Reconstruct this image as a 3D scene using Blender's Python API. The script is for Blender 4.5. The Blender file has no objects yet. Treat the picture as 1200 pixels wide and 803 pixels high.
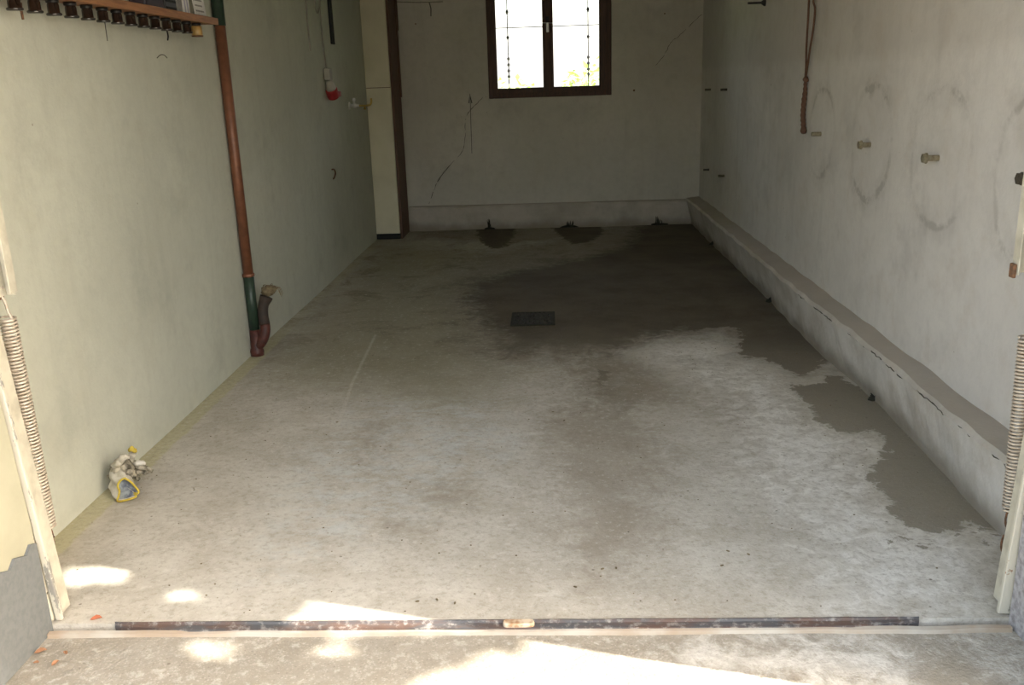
import bpy, bmesh, math, random
import numpy as np
from mathutils import Vector, Matrix, noise as mnoise
random.seed(7); np.random.seed(7)
S = bpy.context.scene
COL = S.collection

# ------------------------------------------------------------------ camera
CAM = np.array([1.84123, -2.39553, 1.55]); F = 1060.0
YAW, PIT, ROL = 0.04669, 0.27968, -0.03327
_w = np.array([-math.sin(YAW)*math.cos(PIT), math.cos(YAW)*math.cos(PIT), -math.sin(PIT)])
_r = np.cross(_w, [0, 0, 1]); _r /= np.linalg.norm(_r)
_u = np.cross(_r, _w)
RR = math.cos(ROL)*_r + math.sin(ROL)*_u
UU = -math.sin(ROL)*_r + math.cos(ROL)*_u
cam = bpy.data.cameras.new('camera'); cam.sensor_fit = 'HORIZONTAL'; cam.sensor_width = 36
cam.lens = F*36/1200; cam.clip_start = 0.05; cam.clip_end = 500
camo = bpy.data.objects.new('camera', cam); COL.objects.link(camo)
M = Matrix.Identity(4)
for i in range(3):
    M[i][0] = RR[i]; M[i][1] = UU[i]; M[i][2] = -_w[i]; M[i][3] = CAM[i]
camo.matrix_world = M
S.camera = camo

# ------------------------------------------------------------------ world, sun, exposure
SUN_EL = math.radians(42)
SUN_H = Vector((1.0, -0.275, 0)).normalized()           # horizontal direction TOWARDS the sun
SUN = SUN_H*math.cos(SUN_EL) + Vector((0, 0, math.sin(SUN_EL)))
world = bpy.data.worlds.new('world'); S.world = world; world.use_nodes = True
nt = world.node_tree
sky = nt.nodes.new('ShaderNodeTexSky'); sky.sky_type = 'NISHITA'; sky.sun_disc = False
sky.sun_elevation = SUN_EL; sky.sun_rotation = math.atan2(SUN.x, SUN.y)
sky.air_density = 1.0; sky.dust_density = 5.0; sky.ozone_density = 0.3
wb = nt.nodes.new('ShaderNodeMix'); wb.data_type = 'RGBA'; wb.blend_type = 'MULTIPLY'; wb.inputs[0].default_value = 1.0
wb.inputs[7].default_value = (1.0, 0.955, 0.87, 1)          # daylight white balance of the whole sky
hz = nt.nodes.new('ShaderNodeMix'); hz.data_type = 'RGBA'; hz.blend_type = 'ADD'; hz.inputs[0].default_value = 1.0
hz.inputs[7].default_value = (1.25, 1.3, 1.4, 1)            # even white summer haze over the whole sky
nt.links.new(sky.outputs[0], hz.inputs[6]); nt.links.new(hz.outputs[2], wb.inputs[6])
bg = nt.nodes['Background']; nt.links.new(wb.outputs[2], bg.inputs[0]); bg.inputs[1].default_value = 0.42
sl = bpy.data.lights.new('sun', 'SUN'); sl.energy = 9.0; sl.angle = math.radians(0.53); sl.color = (1, 0.94, 0.84)
so = bpy.data.objects.new('sun', sl); COL.objects.link(so); so.location = (6, -4, 8)
so.rotation_euler = SUN.to_track_quat('Z', 'Y').to_euler()
vs = S.view_settings
S.display_settings.display_device = 'sRGB'
vs.view_transform = 'Standard'; vs.look = 'None'; vs.gamma = 1; vs.use_curve_mapping = False
vs.exposure = 1.02

# ------------------------------------------------------------------ photo pixel -> point on a known plane
def hit(u, v, ax, val):
    d = (u-600)/F*RR - (v-401.5)/F*UU + _w
    t = (val-CAM[ax])/d[ax]
    return Vector(CAM + t*d)
def fl(u, v): return hit(u, v, 2, 0.0)
def pj(P):
    d = np.array(P)-CAM; z = d@_w; return 600+F*(d@RR)/z, 401.5-F*(d@UU)/z

# ------------------------------------------------------------------ measurements (metres)
WR, LB, PH, PX, BY, BH = 3.471, 7.618, 0.282, 3.375, 7.558, 0.261
CEIL = 2.75
WX0, WX1, WZ0, WZ1 = 1.215, 2.522, 1.39, 2.50           # window opening
JL, JR = 0.285, 3.16                                    # inner faces of the entrance piers

# ------------------------------------------------------------------ node helper
class NB:
    def __init__(s, name):
        s.m = bpy.data.materials.new(name); s.m.use_nodes = True
        s.t = s.m.node_tree; s.t.nodes.clear()
        s.out = s.t.nodes.new('ShaderNodeOutputMaterial')
        s.p = s.t.nodes.new('ShaderNodeBsdfPrincipled')
        s.t.links.new(s.p.outputs[0], s.out.inputs[0])
        s.co = s.t.nodes.new('ShaderNodeTexCoord').outputs['Object']
    def L(s, a, b):
        if hasattr(a, 'is_output') or isinstance(a, bpy.types.NodeSocket): s.t.links.new(a, b)
        else: b.default_value = a
    def noise(s, scale, detail=4, rough=0.55, vec=None, dist=0.0, out=0, stretch=None):
        n = s.t.nodes.new('ShaderNodeTexNoise'); n.inputs['Scale'].default_value = scale
        n.inputs['Detail'].default_value = detail; n.inputs['Roughness'].default_value = rough
        n.inputs['Distortion'].default_value = dist
        v = vec if vec is not None else s.co
        if stretch:
            mp = s.t.nodes.new('ShaderNodeMapping'); mp.inputs['Scale'].default_value = stretch
            s.t.links.new(v, mp.inputs[0]); v = mp.outputs[0]
        s.t.links.new(v, n.inputs['Vector']); return n.outputs[out]
    def vor(s, scale, feature='F1', out=0):
        n = s.t.nodes.new('ShaderNodeTexVoronoi'); n.inputs['Scale'].default_value = scale; n.feature = feature
        s.t.links.new(s.co, n.inputs['Vector']); return n.outputs[out]
    def ramp(s, fac, a, b, lo=0.0, hi=1.0):
        n = s.t.nodes.new('ShaderNodeMapRange'); n.interpolation_type = 'SMOOTHSTEP'
        s.L(fac, n.inputs[0]); n.inputs[1].default_value = a; n.inputs[2].default_value = b
        n.inputs[3].default_value = lo; n.inputs[4].default_value = hi; return n.outputs[0]
    def math(s, op, a, b=0.0, c=None):
        n = s.t.nodes.new('ShaderNodeMath'); n.operation = op
        s.L(a, n.inputs[0]); s.L(b, n.inputs[1])
        if c is not None: s.L(c, n.inputs[2])
        return n.outputs[0]
    def mix(s, fac, a, b, mode='MIX'):
        n = s.t.nodes.new('ShaderNodeMix'); n.data_type = 'RGBA'; n.blend_type = mode
        s.L(fac, n.inputs[0])
        for x, i in ((a, 6), (b, 7)):
            if isinstance(x, tuple): n.inputs[i].default_value = (*x, 1)
            else: s.t.links.new(x, n.inputs[i])
        return n.outputs[2]
    def attr(s, name):
        n = s.t.nodes.new('ShaderNodeAttribute'); n.attribute_name = name; return n.outputs['Fac']
    def xyz(s, v=None):
        n = s.t.nodes.new('ShaderNodeSeparateXYZ'); s.t.links.new(v or s.co, n.inputs[0]); return n.outputs
    def nz(s):
        g = s.t.nodes.new('ShaderNodeNewGeometry'); return s.xyz(g.outputs['Normal'])
    def bump(s, h, strength=0.3, dist=0.01):
        n = s.t.nodes.new('ShaderNodeBump'); n.inputs['Strength'].default_value = strength
        n.inputs['Distance'].default_value = dist; s.t.links.new(h, n.inputs['Height'])
        s.t.links.new(n.outputs[0], s.p.inputs['Normal'])
    def done(s, col, rough=0.8, metal=0.0, spec=0.5):
        if isinstance(col, tuple): s.p.inputs['Base Color'].default_value = (*col, 1)
        else: s.t.links.new(col, s.p.inputs['Base Color'])
        s.L(rough, s.p.inputs['Roughness']); s.L(metal, s.p.inputs['Metallic'])
        s.p.inputs['Specular IOR Level'].default_value = spec
        return s.m
def seg(n, a, b, axes, w, soft):
    """mask of a thin line from a to b (2-D, in the given object axes)"""
    o = n.xyz(); X, Y = o[axes[0]], o[axes[1]]
    dx, dy = b[0]-a[0], b[1]-a[1]; l2 = dx*dx+dy*dy
    px = n.math('SUBTRACT', X, a[0]); py = n.math('SUBTRACT', Y, a[1])
    t = n.math('DIVIDE', n.math('ADD', n.math('MULTIPLY', px, dx), n.math('MULTIPLY', py, dy)), l2)
    t = n.math('MINIMUM', n.math('MAXIMUM', t, 0.0), 1.0)
    ex = n.math('SUBTRACT', px, n.math('MULTIPLY', t, dx)); ey = n.math('SUBTRACT', py, n.math('MULTIPLY', t, dy))
    d = n.math('SQRT', n.math('ADD', n.math('MULTIPLY', ex, ex), n.math('MULTIPLY', ey, ey)))
    return n.ramp(d, w, w+soft, 1, 0)

def simple(name, col, rough=0.6, metal=0.0, var=0.15, scale=40, col2=None, bump=0.0):
    n = NB(name); f = n.noise(scale, 5)
    c2 = col2 or tuple(c*(1-var*2) for c in col)
    c = n.mix(n.ramp(f, 0.35, 0.7), col, c2)
    if bump: n.bump(f, bump, 0.004)
    return n.done(c, rough, metal)

# ------------------------------------------------------------------ materials
MT = {}
def wall_mat(name, base, dark, warm, dado=None, rings=None, xa=1):
    n = NB(name); o = n.xyz()
    big = n.noise(0.9, 5, 0.6); mid = n.noise(5, 6, 0.65); fine = n.noise(60, 4, 0.6)
    c = n.mix(n.ramp(big, 0.35, 0.7), base, dark)
    c = n.mix(n.math('MULTIPLY', n.ramp(mid, 0.5, 0.72), 0.45), c, warm)
    st = n.noise(3.0, 4, 0.6, stretch=(2.2, 2.2, 0.22))
    c = n.mix(n.math('MULTIPLY', n.ramp(st, 0.52, 0.75), 0.22), c, tuple(x*0.72 for x in dark))
    if dado:
        z = n.math('ADD', o[2], n.math('MULTIPLY', n.noise(4, 3), 0.06))
        c = n.mix(n.ramp(z, dado, dado+0.10, 0, 0.20), c, tuple(x*0.62 for x in warm))
    if rings:
        acc = None
        wob = n.math('MULTIPLY', n.math('SUBTRACT', n.noise(3.5, 3), 0.5), 0.10)
        patch = n.ramp(n.noise(7, 5, 0.7), 0.42, 0.66)
        for cy, cz, r, k in rings:
            dy = n.math('SUBTRACT', o[1], cy); dz = n.math('SUBTRACT', o[2], cz)
            d = n.math('SQRT', n.math('ADD', n.math('MULTIPLY', dy, dy), n.math('MULTIPLY', dz, dz)))
            d = n.math('ADD', d, wob)
            e = n.math('ABSOLUTE', n.math('SUBTRACT', d, r))
            line = n.ramp(e, 0.003, 0.034, 1, 0)
            band = n.math('MULTIPLY', n.ramp(e, 0.02, 0.10, 1, 0), 0.30)
            low = n.ramp(n.math('ABSOLUTE', n.math('DIVIDE', dz, r)), 0.35, 1.0, 0.5, 1.25)
            m = n.math('MULTIPLY', n.math('MULTIPLY', n.math('MAXIMUM', line, band), low), n.math('MULTIPLY', n.math('ADD', n.math('MULTIPLY', patch, 1.5), 0.18), k))
            acc = m if acc is None else n.math('MAXIMUM', acc, m)
        c = n.mix(n.math('MULTIPLY', n.math('MINIMUM', acc, 0.9), 0.48), c, (0.17, 0.155, 0.13))
    mo = n.noise(16, 6, 0.7); c = n.mix(n.ramp(mo, 0.40, 0.68, 0.0, 0.16), c, tuple(x*0.70 for x in dark))
    c = n.mix(n.ramp(n.noise(2.1, 6, 0.7), 0.50, 0.74, 0.0, 0.35), c, tuple(x*0.62 for x in dark))
    # sparse specks of chipped plaster
    sp = n.vor(2.3); c = n.mix(n.ramp(sp, 0.012, 0.022, 0.8, 0), c, (0.10, 0.09, 0.07))
    sp2 = n.vor(5.1); c = n.mix(n.ramp(sp2, 0.018, 0.03, 0.5, 0), c, (0.16, 0.13, 0.09))
    n.bump(n.math('ADD', n.math('ADD', n.math('MULTIPLY', fine, 0.45), mo), n.math('MULTIPLY', mid, 1.2)), 0.32, 0.006)
    return n.done(c, 0.9, 0, 0.25)
B1, B2, B3, B4 = (hit(u, v, 0, WR) for u, v in ((962, 157), (1020, 169.5), (1100, 185), (1215, 209)))
MT['wall_left'] = wall_mat('left_wall_plaster', (0.555, 0.565, 0.475), (0.495, 0.505, 0.425), (0.475, 0.47, 0.38))
MT['wall_right'] = wall_mat('right_wall_plaster', (0.70, 0.68, 0.645), (0.62, 0.60, 0.57), (0.57, 0.525, 0.47), dado=1.60,
    rings=[(B1.y, B1.z, 0.255, 0.6), (B2.y, B2.z, 0.285, 1.0), (B3.y, B3.z-0.01, 0.295, 0.55), (B4.y, B4.z-0.01, 0.30, 0.6)])
MT['wall_back'] = wall_mat('back_wall_plaster', (0.60, 0.57, 0.505), (0.53, 0.505, 0.445), (0.50, 0.455, 0.385))

def plinth_mat(name='plinth_plaster', k=1.0):
    n = NB(name); o = n.xyz()
    mid = n.noise(4, 6, 0.65); fine = n.noise(50, 4, 0.6)
    c = n.mix(n.ramp(mid, 0.35, 0.7), (0.62*k, 0.60*k*k**.3, 0.565*k*k**.6), (0.48*k, 0.46*k*k**.3, 0.42*k*k**.6))
    c = n.mix(n.ramp(n.noise(1.7, 6, 0.7), 0.46, 0.70, 0, 0.6), c, (0.36, 0.315, 0.255))
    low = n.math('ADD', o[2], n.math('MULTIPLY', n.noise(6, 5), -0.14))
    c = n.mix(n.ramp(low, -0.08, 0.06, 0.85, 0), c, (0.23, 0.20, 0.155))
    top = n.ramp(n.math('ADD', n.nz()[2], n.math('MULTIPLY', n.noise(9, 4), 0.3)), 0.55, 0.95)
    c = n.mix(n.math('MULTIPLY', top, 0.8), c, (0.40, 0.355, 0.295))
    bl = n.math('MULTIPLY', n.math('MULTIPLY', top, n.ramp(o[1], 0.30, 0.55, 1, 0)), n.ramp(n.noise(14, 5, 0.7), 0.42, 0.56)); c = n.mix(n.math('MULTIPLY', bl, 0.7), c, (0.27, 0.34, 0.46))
    n.bump(n.math('ADD', n.math('MULTIPLY', fine, 0.4), mid), 0.5, 0.01)
    return n.done(c, 0.92, 0, 0.2)
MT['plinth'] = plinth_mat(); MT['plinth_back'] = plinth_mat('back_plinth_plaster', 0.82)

def floor_mat(name, drive=False):
    n = NB(name); o = n.xyz()
    big = n.noise(0.8, 6, 0.62); mid = n.noise(4.5, 7, 0.68); mid2 = n.noise(11, 6, 0.7, dist=0.6)
    fine = n.noise(85, 4, 0.6); grit = n.noise(230, 2, 0.5)
    c = n.mix(n.ramp(mid, 0.32, 0.68), (0.43, 0.395, 0.33), (0.54, 0.51, 0.445))
    c = n.mix(n.math('MULTIPLY', n.ramp(big, 0.45, 0.65), 0.5), c, (0.37, 0.335, 0.27))
    # worn pale scuffs
    sc = n.noise(7, 8, 0.75, stretch=(1, 1.6, 1)); c = n.mix(n.math('MULTIPLY', n.ramp(sc, 0.56, 0.70), 0.55), c, (0.64, 0.62, 0.56))
    wv = n.math('MULTIPLY', n.math('SUBTRACT', mid2, 0.5), 0.42)
    wv2 = n.math('MULTIPLY', n.math('SUBTRACT', n.noise(28, 5, 0.7), 0.5), 0.12)
    warp = n.math('ADD', wv, wv2)
    if drive: c = n.mix(0.7, c, (0.24, 0.21, 0.165))
    if not drive:
        # algae tint, efflorescence, brown stains, damp, wet: signed distances (m) stored on the mesh
        al = n.ramp(n.math('ADD', n.attr('algae'), n.math('MULTIPLY', n.math('SUBTRACT', big, 0.5), 1.2)), -0.5, 0.45, 1, 0)
        c = n.mix(n.math('MULTIPLY', al, 0.75), c, (0.235, 0.215, 0.135))
        gm = n.ramp(n.math('ADD', n.attr('glaze'), warp), -0.25, 0.2, 1, 0)
        c = n.mix(n.math('MULTIPLY', n.math('MULTIPLY', gm, n.ramp(sc, 0.44, 0.60)), 0.8), c, (0.50, 0.51, 0.48))
        bs = n.ramp(n.math('ADD', n.attr('brown'), n.math('MULTIPLY', warp, 1.5)), -0.16, 0.14, 1, 0)
        c = n.mix(n.math('MULTIPLY', bs, 0.52), c, (0.235, 0.19, 0.135))
        wh = n.ramp(n.math('ADD', n.attr('white'), n.math('MULTIPLY', warp, 2.2)), -0.30, 0.22, 1, 0)
        whc = n.mix(n.ramp(mid2, 0.35, 0.68), (0.79, 0.77, 0.72), (0.65, 0.62, 0.565))
        c = n.mix(n.math('MULTIPLY', wh, 0.88), c, whc)
        dp = n.ramp(n.math('ADD', n.attr('damp'), n.math('MULTIPLY', warp, 1.8)), -0.35, 0.30, 1, 0)
        c = n.mix(n.math('MULTIPLY', dp, 0.62), c, (0.135, 0.115, 0.08))
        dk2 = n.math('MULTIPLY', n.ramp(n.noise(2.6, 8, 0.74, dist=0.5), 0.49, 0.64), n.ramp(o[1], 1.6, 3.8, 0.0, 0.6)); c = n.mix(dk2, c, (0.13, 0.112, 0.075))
        # painted yellowish strip at the foot of the left wall
        xs = n.math('ADD', o[0], n.math('MULTIPLY', n.math('SUBTRACT', mid2, 0.5), 0.06))
        ys = n.ramp(o[1], 2.8, 3.6, 1, 0.25)
        c = n.mix(n.math('MULTIPLY', n.math('MULTIPLY', n.ramp(xs, 0.075, 0.10, 1, 0), ys), 0.8), c, (0.46, 0.43, 0.26))
        for a, b, w, f in (((440, 392), (412, 450), 0.002, 0.35), ((412, 450), (396, 500), 0.003, 0.4), ((760, 375), (757, 432), 0.006, 0.3)):
            A, B = fl(*a), fl(*b); c = n.mix(n.math('MULTIPLY', seg(n, A[:2], B[:2], (0, 1), w, 0.012), f), c, (0.58, 0.55, 0.47))
        gr_ = n.noise(34, 6, 0.75); c = n.mix(n.ramp(gr_, 0.36, 0.50, 0.42, 0), c, (0.27, 0.235, 0.18)); c = n.mix(n.ramp(gr_, 0.55, 0.68, 0, 0.42), c, (0.66, 0.63, 0.57))
        wet = n.ramp(n.math('ADD', n.attr('wet'), n.math('MULTIPLY', warp, 0.62)), -0.012, 0.012, 1, 0)
        sk_ = n.ramp(n.math('ADD', n.attr('soak'), n.math('MULTIPLY', warp, 1.3)), -0.16, 0.13, 1, 0)
        wet = n.math('MAXIMUM', wet, sk_)
        wc = n.mix(n.ramp(n.noise(2.2, 6, 0.65), 0.35, 0.68), (0.115, 0.093, 0.062), (0.070, 0.056, 0.036))
        wf = n.ramp(o[1], 1.2, 3.6, 1, 0)                 # puddle colour grows paler towards the entrance
        wc = n.mix(n.math('MULTIPLY', wf, 0.85), wc, (0.285, 0.255, 0.20))
        c = n.mix(n.math('MULTIPLY', wet, 0.93), c, wc)
        rough = n.mix(wet, (0.9, 0.9, 0.9), (0.8, 0.8, 0.8))
    else:
        ag = n.vor(95); c = n.mix(n.ramp(ag, 0.10, 0.40, 0.30, 0), c, (0.60, 0.57, 0.50))
        ag2 = n.vor(60); c = n.mix(n.ramp(ag2, 0.08, 0.26, 0.45, 0), c, (0.16, 0.14, 0.11))
        wh = n.ramp(n.math('ADD', n.attr('white'), n.math('MULTIPLY', warp, 1.6)), -0.14, 0.08, 1, 0)
        c = n.mix(n.math('MULTIPLY', wh, 0.8), c, (0.66, 0.64, 0.59))
        bs = n.ramp(n.math('ADD', n.attr('brown'), n.math('MULTIPLY', warp, 0.5)), -0.03, 0.03, 1, 0)
        c = n.mix(n.math('MULTIPLY', bs, 0.75), c, (0.31, 0.275, 0.215))
        mt_ = n.noise(12, 7, 0.75); c = n.mix(n.ramp(mt_, 0.42, 0.62, 0.0, 0.45), c, (0.25, 0.225, 0.18)); c = n.mix(n.ramp(n.noise(30, 6, 0.7), 0.52, 0.66, 0.0, 0.4), c, (0.58, 0.55, 0.49))
        rough = 0.92
    c = n.mix(n.ramp(fine, 0.3, 0.42, 0.28, 0), c, (0.17, 0.145, 0.11))
    c = n.mix(n.ramp(grit, 0.62, 0.72, 0, 0.25), c, (0.66, 0.63, 0.56))
    dk = n.vor(9); c = n.mix(n.ramp(dk, 0.03, 0.055, 0.65, 0), c, (0.12, 0.10, 0.075))
    n.bump(n.math('ADD', n.math('MULTIPLY', fine, 0.6), n.math('MULTIPLY', mid2, 1.0)), 0.45 if not drive else 0.7, 0.008)
    return n.done(c, rough, 0, 0.2)
MT['floor'] = floor_mat('floor_concrete'); MT['drive'] = floor_mat('driveway_concrete', True)

MT['frame_cream'] = simple('cream_painted_steel', (0.56, 0.53, 0.43), 0.5, 0, 0.1, 18, (0.42, 0.39, 0.31))
def peel():
    n = NB('peeling_cream_paint'); f = n.noise(9, 7, 0.7, stretch=(3, 3, 1))
    c = n.mix(n.ramp(f, 0.57, 0.60), (0.54, 0.51, 0.42), (0.25, 0.24, 0.215))
    g = n.noise(16, 5, 0.7); c = n.mix(n.ramp(g, 0.62, 0.66), c, (0.26, 0.15, 0.08))
    n.bump(f, 0.4, 0.003); return n.done(c, 0.6)
MT['peel'] = peel()
MT['spring'] = simple('dull_spring_steel', (0.58, 0.51, 0.42), 0.45, 0.25, 0.2, 60, (0.40, 0.33, 0.25))
MT['rust'] = simple('rusty_iron', (0.20, 0.10, 0.05), 0.85, 0.1, 0.2, 70, (0.09, 0.055, 0.035), 0.4)
MT['darkmetal'] = simple('dark_metal', (0.035, 0.032, 0.03), 0.6, 0.3, 0.2, 60)
def railm():
    n = NB('rusted_threshold_steel'); f = n.noise(5, 7, 0.7, stretch=(1, 3, 3)); g = n.noise(30, 5, 0.7)
    c = n.mix(n.ramp(f, 0.40, 0.62), (0.10, 0.10, 0.105), (0.135, 0.088, 0.070))
    c = n.mix(n.math('MULTIPLY', n.ramp(g, 0.50, 0.66), 0.6), c, (0.42, 0.40, 0.37))
    n.bump(g, 0.4, 0.003); return n.done(c, 0.6, 0.25)
MT['rail'] = railm()
MT['raillip'] = simple('rust_stained_cement_lip', (0.43, 0.40, 0.345), 0.9, 0, 0.2, 5, (0.34, 0.265, 0.19), 0.3)
MT['plate'] = simple('pale_rusty_plate', (0.62, 0.52, 0.38), 0.6, 0.1, 0.2, 45, (0.36, 0.20, 0.10), 0.3)
MT['copper'] = simple('copper_brown_paint', (0.205, 0.082, 0.042), 0.42, 0.2, 0.15, 25, (0.15, 0.06, 0.032))
MT['green'] = simple('green_paint', (0.022, 0.045, 0.028), 0.45, 0, 0.2, 30, (0.016, 0.03, 0.02))
MT['oxide'] = simple('red_oxide_paint', (0.095, 0.026, 0.018), 0.55, 0, 0.2, 30, (0.05, 0.017, 0.013))
MT['tar'] = simple('tar_black_coating', (0.028, 0.020, 0.016), 0.75, 0, 0.2, 40, (0.05, 0.03, 0.02))
MT['rag'] = simple('dirty_brown_rag', (0.20, 0.155, 0.085), 0.95, 0, 0.2, 60, (0.09, 0.065, 0.035), 0.8)
def wood(name, a, b, rough=0.55, st=(1, 1, 14)):
    n = NB(name); f = n.noise(6, 6, 0.6, stretch=st, dist=0.8)
    c = n.mix(n.ramp(f, 0.35, 0.68), a, b); n.bump(f, 0.2, 0.002); return n.done(c, rough)
MT['winwood'] = wood('dark_stained_window_wood', (0.085, 0.036, 0.019), (0.045, 0.020, 0.011), 0.6, (14, 14, 1))
MT['shelfwood'] = wood('varnished_shelf_board', (0.34, 0.155, 0.065), (0.22, 0.095, 0.04), 0.5, (14, 1, 14))
MT['cabside'] = wood('brown_cabinet_side', (0.125, 0.06, 0.032), (0.085, 0.04, 0.022), 0.6, (12, 12, 1))
MT['cabfront'] = simple('ivory_laminate', (0.66, 0.615, 0.46), 0.5, 0, 0.06, 3, (0.58, 0.54, 0.39))
MT['black'] = simple('black_plastic', (0.012, 0.011, 0.012), 0.35, 0, 0.1, 30)
MT['blackmat'] = simple('black_rubber', (0.014, 0.014, 0.014), 0.8, 0, 0.1, 30)
MT['jar'] = simple('dark_glossy_jar', (0.016, 0.011, 0.009), 0.05, 0, 0.1, 30)
MT['jar'].node_tree.nodes['Principled BSDF'].inputs['Specular IOR Level'].default_value = 1.0
MT['amber'] = simple('amber_jar_contents', (0.42, 0.27, 0.09), 0.3, 0, 0.1, 30)
MT['purple'] = simple('dark_purple_case', (0.035, 0.022, 0.035), 0.5)
MT['greybox'] = simple('grey_carton', (0.27, 0.26, 0.25), 0.7)
MT['paper'] = simple('white_paper', (0.72, 0.71, 0.70), 0.8, 0, 0.04)
MT['print'] = simple('grey_print', (0.32, 0.31, 0.30), 0.8)
MT['lilac'] = simple('lilac_paper', (0.42, 0.40, 0.52), 0.8, 0, 0.05)
MT['greyplastic'] = simple('grey_plastic', (0.36, 0.35, 0.30), 0.5, 0, 0.06)
MT['whiteplastic'] = simple('off_white_plastic', (0.44, 0.42, 0.36), 0.45, 0, 0.06)
MT['red'] = simple('red_plastic', (0.36, 0.028, 0.030), 0.4, 0, 0.08)
MT['cable'] = simple('grey_cable', (0.30, 0.285, 0.24), 0.6, 0, 0.06)
MT['chrome'] = simple('worn_chrome', (0.72, 0.71, 0.68), 0.3, 0.55, 0.08)
MT['brass'] = simple('brass', (0.50, 0.36, 0.11), 0.35, 0.8, 0.1)
MT['bolt'] = simple('yellowish_zinc_bolt', (0.33, 0.295, 0.21), 0.45, 0.5, 0.15, 80, (0.22, 0.17, 0.10))
MT['boltdark'] = simple('dark_bolt_steel', (0.12, 0.105, 0.08), 0.55, 0.5, 0.15, 80)
MT['rope'] = simple('brown_rope_fibre', (0.14, 0.075, 0.050), 0.95, 0, 0.15, 140, (0.12, 0.06, 0.035), 0.8)
MT['crack'] = simple('crack_shadow_grime', (0.10, 0.09, 0.07), 0.95)
MT['pencil'] = simple('grey_line', (0.14, 0.135, 0.115), 0.9)
MT['cloth'] = simple('soiled_white_cotton', (0.60, 0.57, 0.50), 0.95, 0, 0.15, 22, (0.36, 0.33, 0.25), 0.5)
MT['clothd'] = simple('grimy_cotton', (0.42, 0.38, 0.29), 0.95, 0, 0.2, 38, (0.06, 0.052, 0.035), 0.8)
MT['yellow'] = simple('yellow_hem', (0.50, 0.39, 0.06), 0.9, 0, 0.1, 30, (0.40, 0.28, 0.03))
MT['blue'] = simple('pale_blue_lining', (0.27, 0.30, 0.31), 0.95, 0, 0.1, 35, (0.08, 0.09, 0.13))
MT['leaf_dry'] = simple('dry_brown_leaf', (0.30, 0.15, 0.075), 0.8, 0, 0.2, 50)
MT['leaf_red'] = simple('rust_red_leaf', (0.42, 0.13, 0.06), 0.75, 0, 0.15, 50)
MT['moss'] = simple('black_moss', (0.030, 0.028, 0.017), 0.95, 0, 0.2, 60)
MT['grate'] = simple('corroded_grate_iron', (0.045, 0.041, 0.031), 0.95, 0, 0.25, 40, (0.014, 0.013, 0.01), 0.5)
MT['muck'] = simple('drain_muck', (0.014, 0.012, 0.009), 0.95, 0, 0.2, 45, (0.06, 0.054, 0.04), 0.8)
MT['pier'] = simple('cream_render', (0.42, 0.405, 0.30), 0.9, 0, 0.08, 6, (0.37, 0.355, 0.26), 0.25)
MT['pier_grey'] = simple('grey_cement_render', (0.165, 0.175, 0.175), 0.92, 0, 0.12, 60, (0.14, 0.15, 0.15), 0.5)
MT['rough'] = simple('rough_grey_render', (0.40, 0.39, 0.40), 0.95, 0, 0.2, 55, (0.22, 0.21, 0.215), 1.0)
MT['ceil'] = simple('ceiling_plaster', (0.78, 0.75, 0.69), 0.9, 0, 0.05, 3)
MT['grass'] = simple('lawn_grass', (0.20, 0.30, 0.055), 0.9, 0, 0.2, 5, (0.11, 0.20, 0.04))  # plain grass greens mixed by noise
MT['leaf'] = simple('green_leaf', (0.14, 0.25, 0.05), 0.6, 0, 0.2, 3, (0.09, 0.17, 0.035))
MT['leaf_sunlit'] = simple('sun_lightened_leaf', (0.50, 0.62, 0.24), 0.6, 0, 0.2, 3, (0.40, 0.54, 0.18))  # leaf colour lightened to imitate overexposed sunlight
MT['bark'] = simple('bark', (0.13, 0.10, 0.07), 0.95, 0, 0.2, 20)
def glass():
    n = NB('window_glass'); t = n.t
    tr = t.nodes.new('ShaderNodeBsdfTransparent'); gl = t.nodes.new('ShaderNodeBsdfGlossy'); gl.inputs['Roughness'].default_value = 0.02
    fr = t.nodes.new('ShaderNodeFresnel'); fr.inputs[0].default_value = 1.45
    mx = t.nodes.new('ShaderNodeMixShader'); t.links.new(fr.outputs[0], mx.inputs[0]); t.links.new(tr.outputs[0], mx.inputs[1]); t.links.new(gl.outputs[0], mx.inputs[2])
    t.links.new(mx.outputs[0], n.out.inputs[0]); return n.m
MT['glass'] = glass()

# ------------------------------------------------------------------ mesh helpers
def link(name, me, mat, parent=None):
    o = bpy.data.objects.new(name, me); COL.objects.link(o)
    if mat: me.materials.append(MT[mat] if isinstance(mat, str) else mat)
    if parent: o.parent = parent; o.matrix_parent_inverse = parent.matrix_world.inverted() if False else Matrix.Translation(-parent.location)
    return o
def obj(name, bm, mat, parent=None, smooth=False):
    bmesh.ops.recalc_face_normals(bm, faces=bm.faces)
    me = bpy.data.meshes.new(name); bm.to_mesh(me); bm.free()
    if smooth:
        for p in me.polygons: p.use_smooth = True
    return link(name, me, mat, parent)
def empty(name, loc, label=None, cat=None, group=None):
    o = bpy.data.objects.new(name, None); COL.objects.link(o); o.location = loc; o.empty_display_size = 0.05
    if label: tag(o, label, cat, group)
    return o
def tag(o, label=None, cat=None, group=None, kind=None):
    for k, v in (('label', label), ('category', cat), ('group', group), ('kind', kind)):
        if v: o[k] = v
    return o
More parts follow.
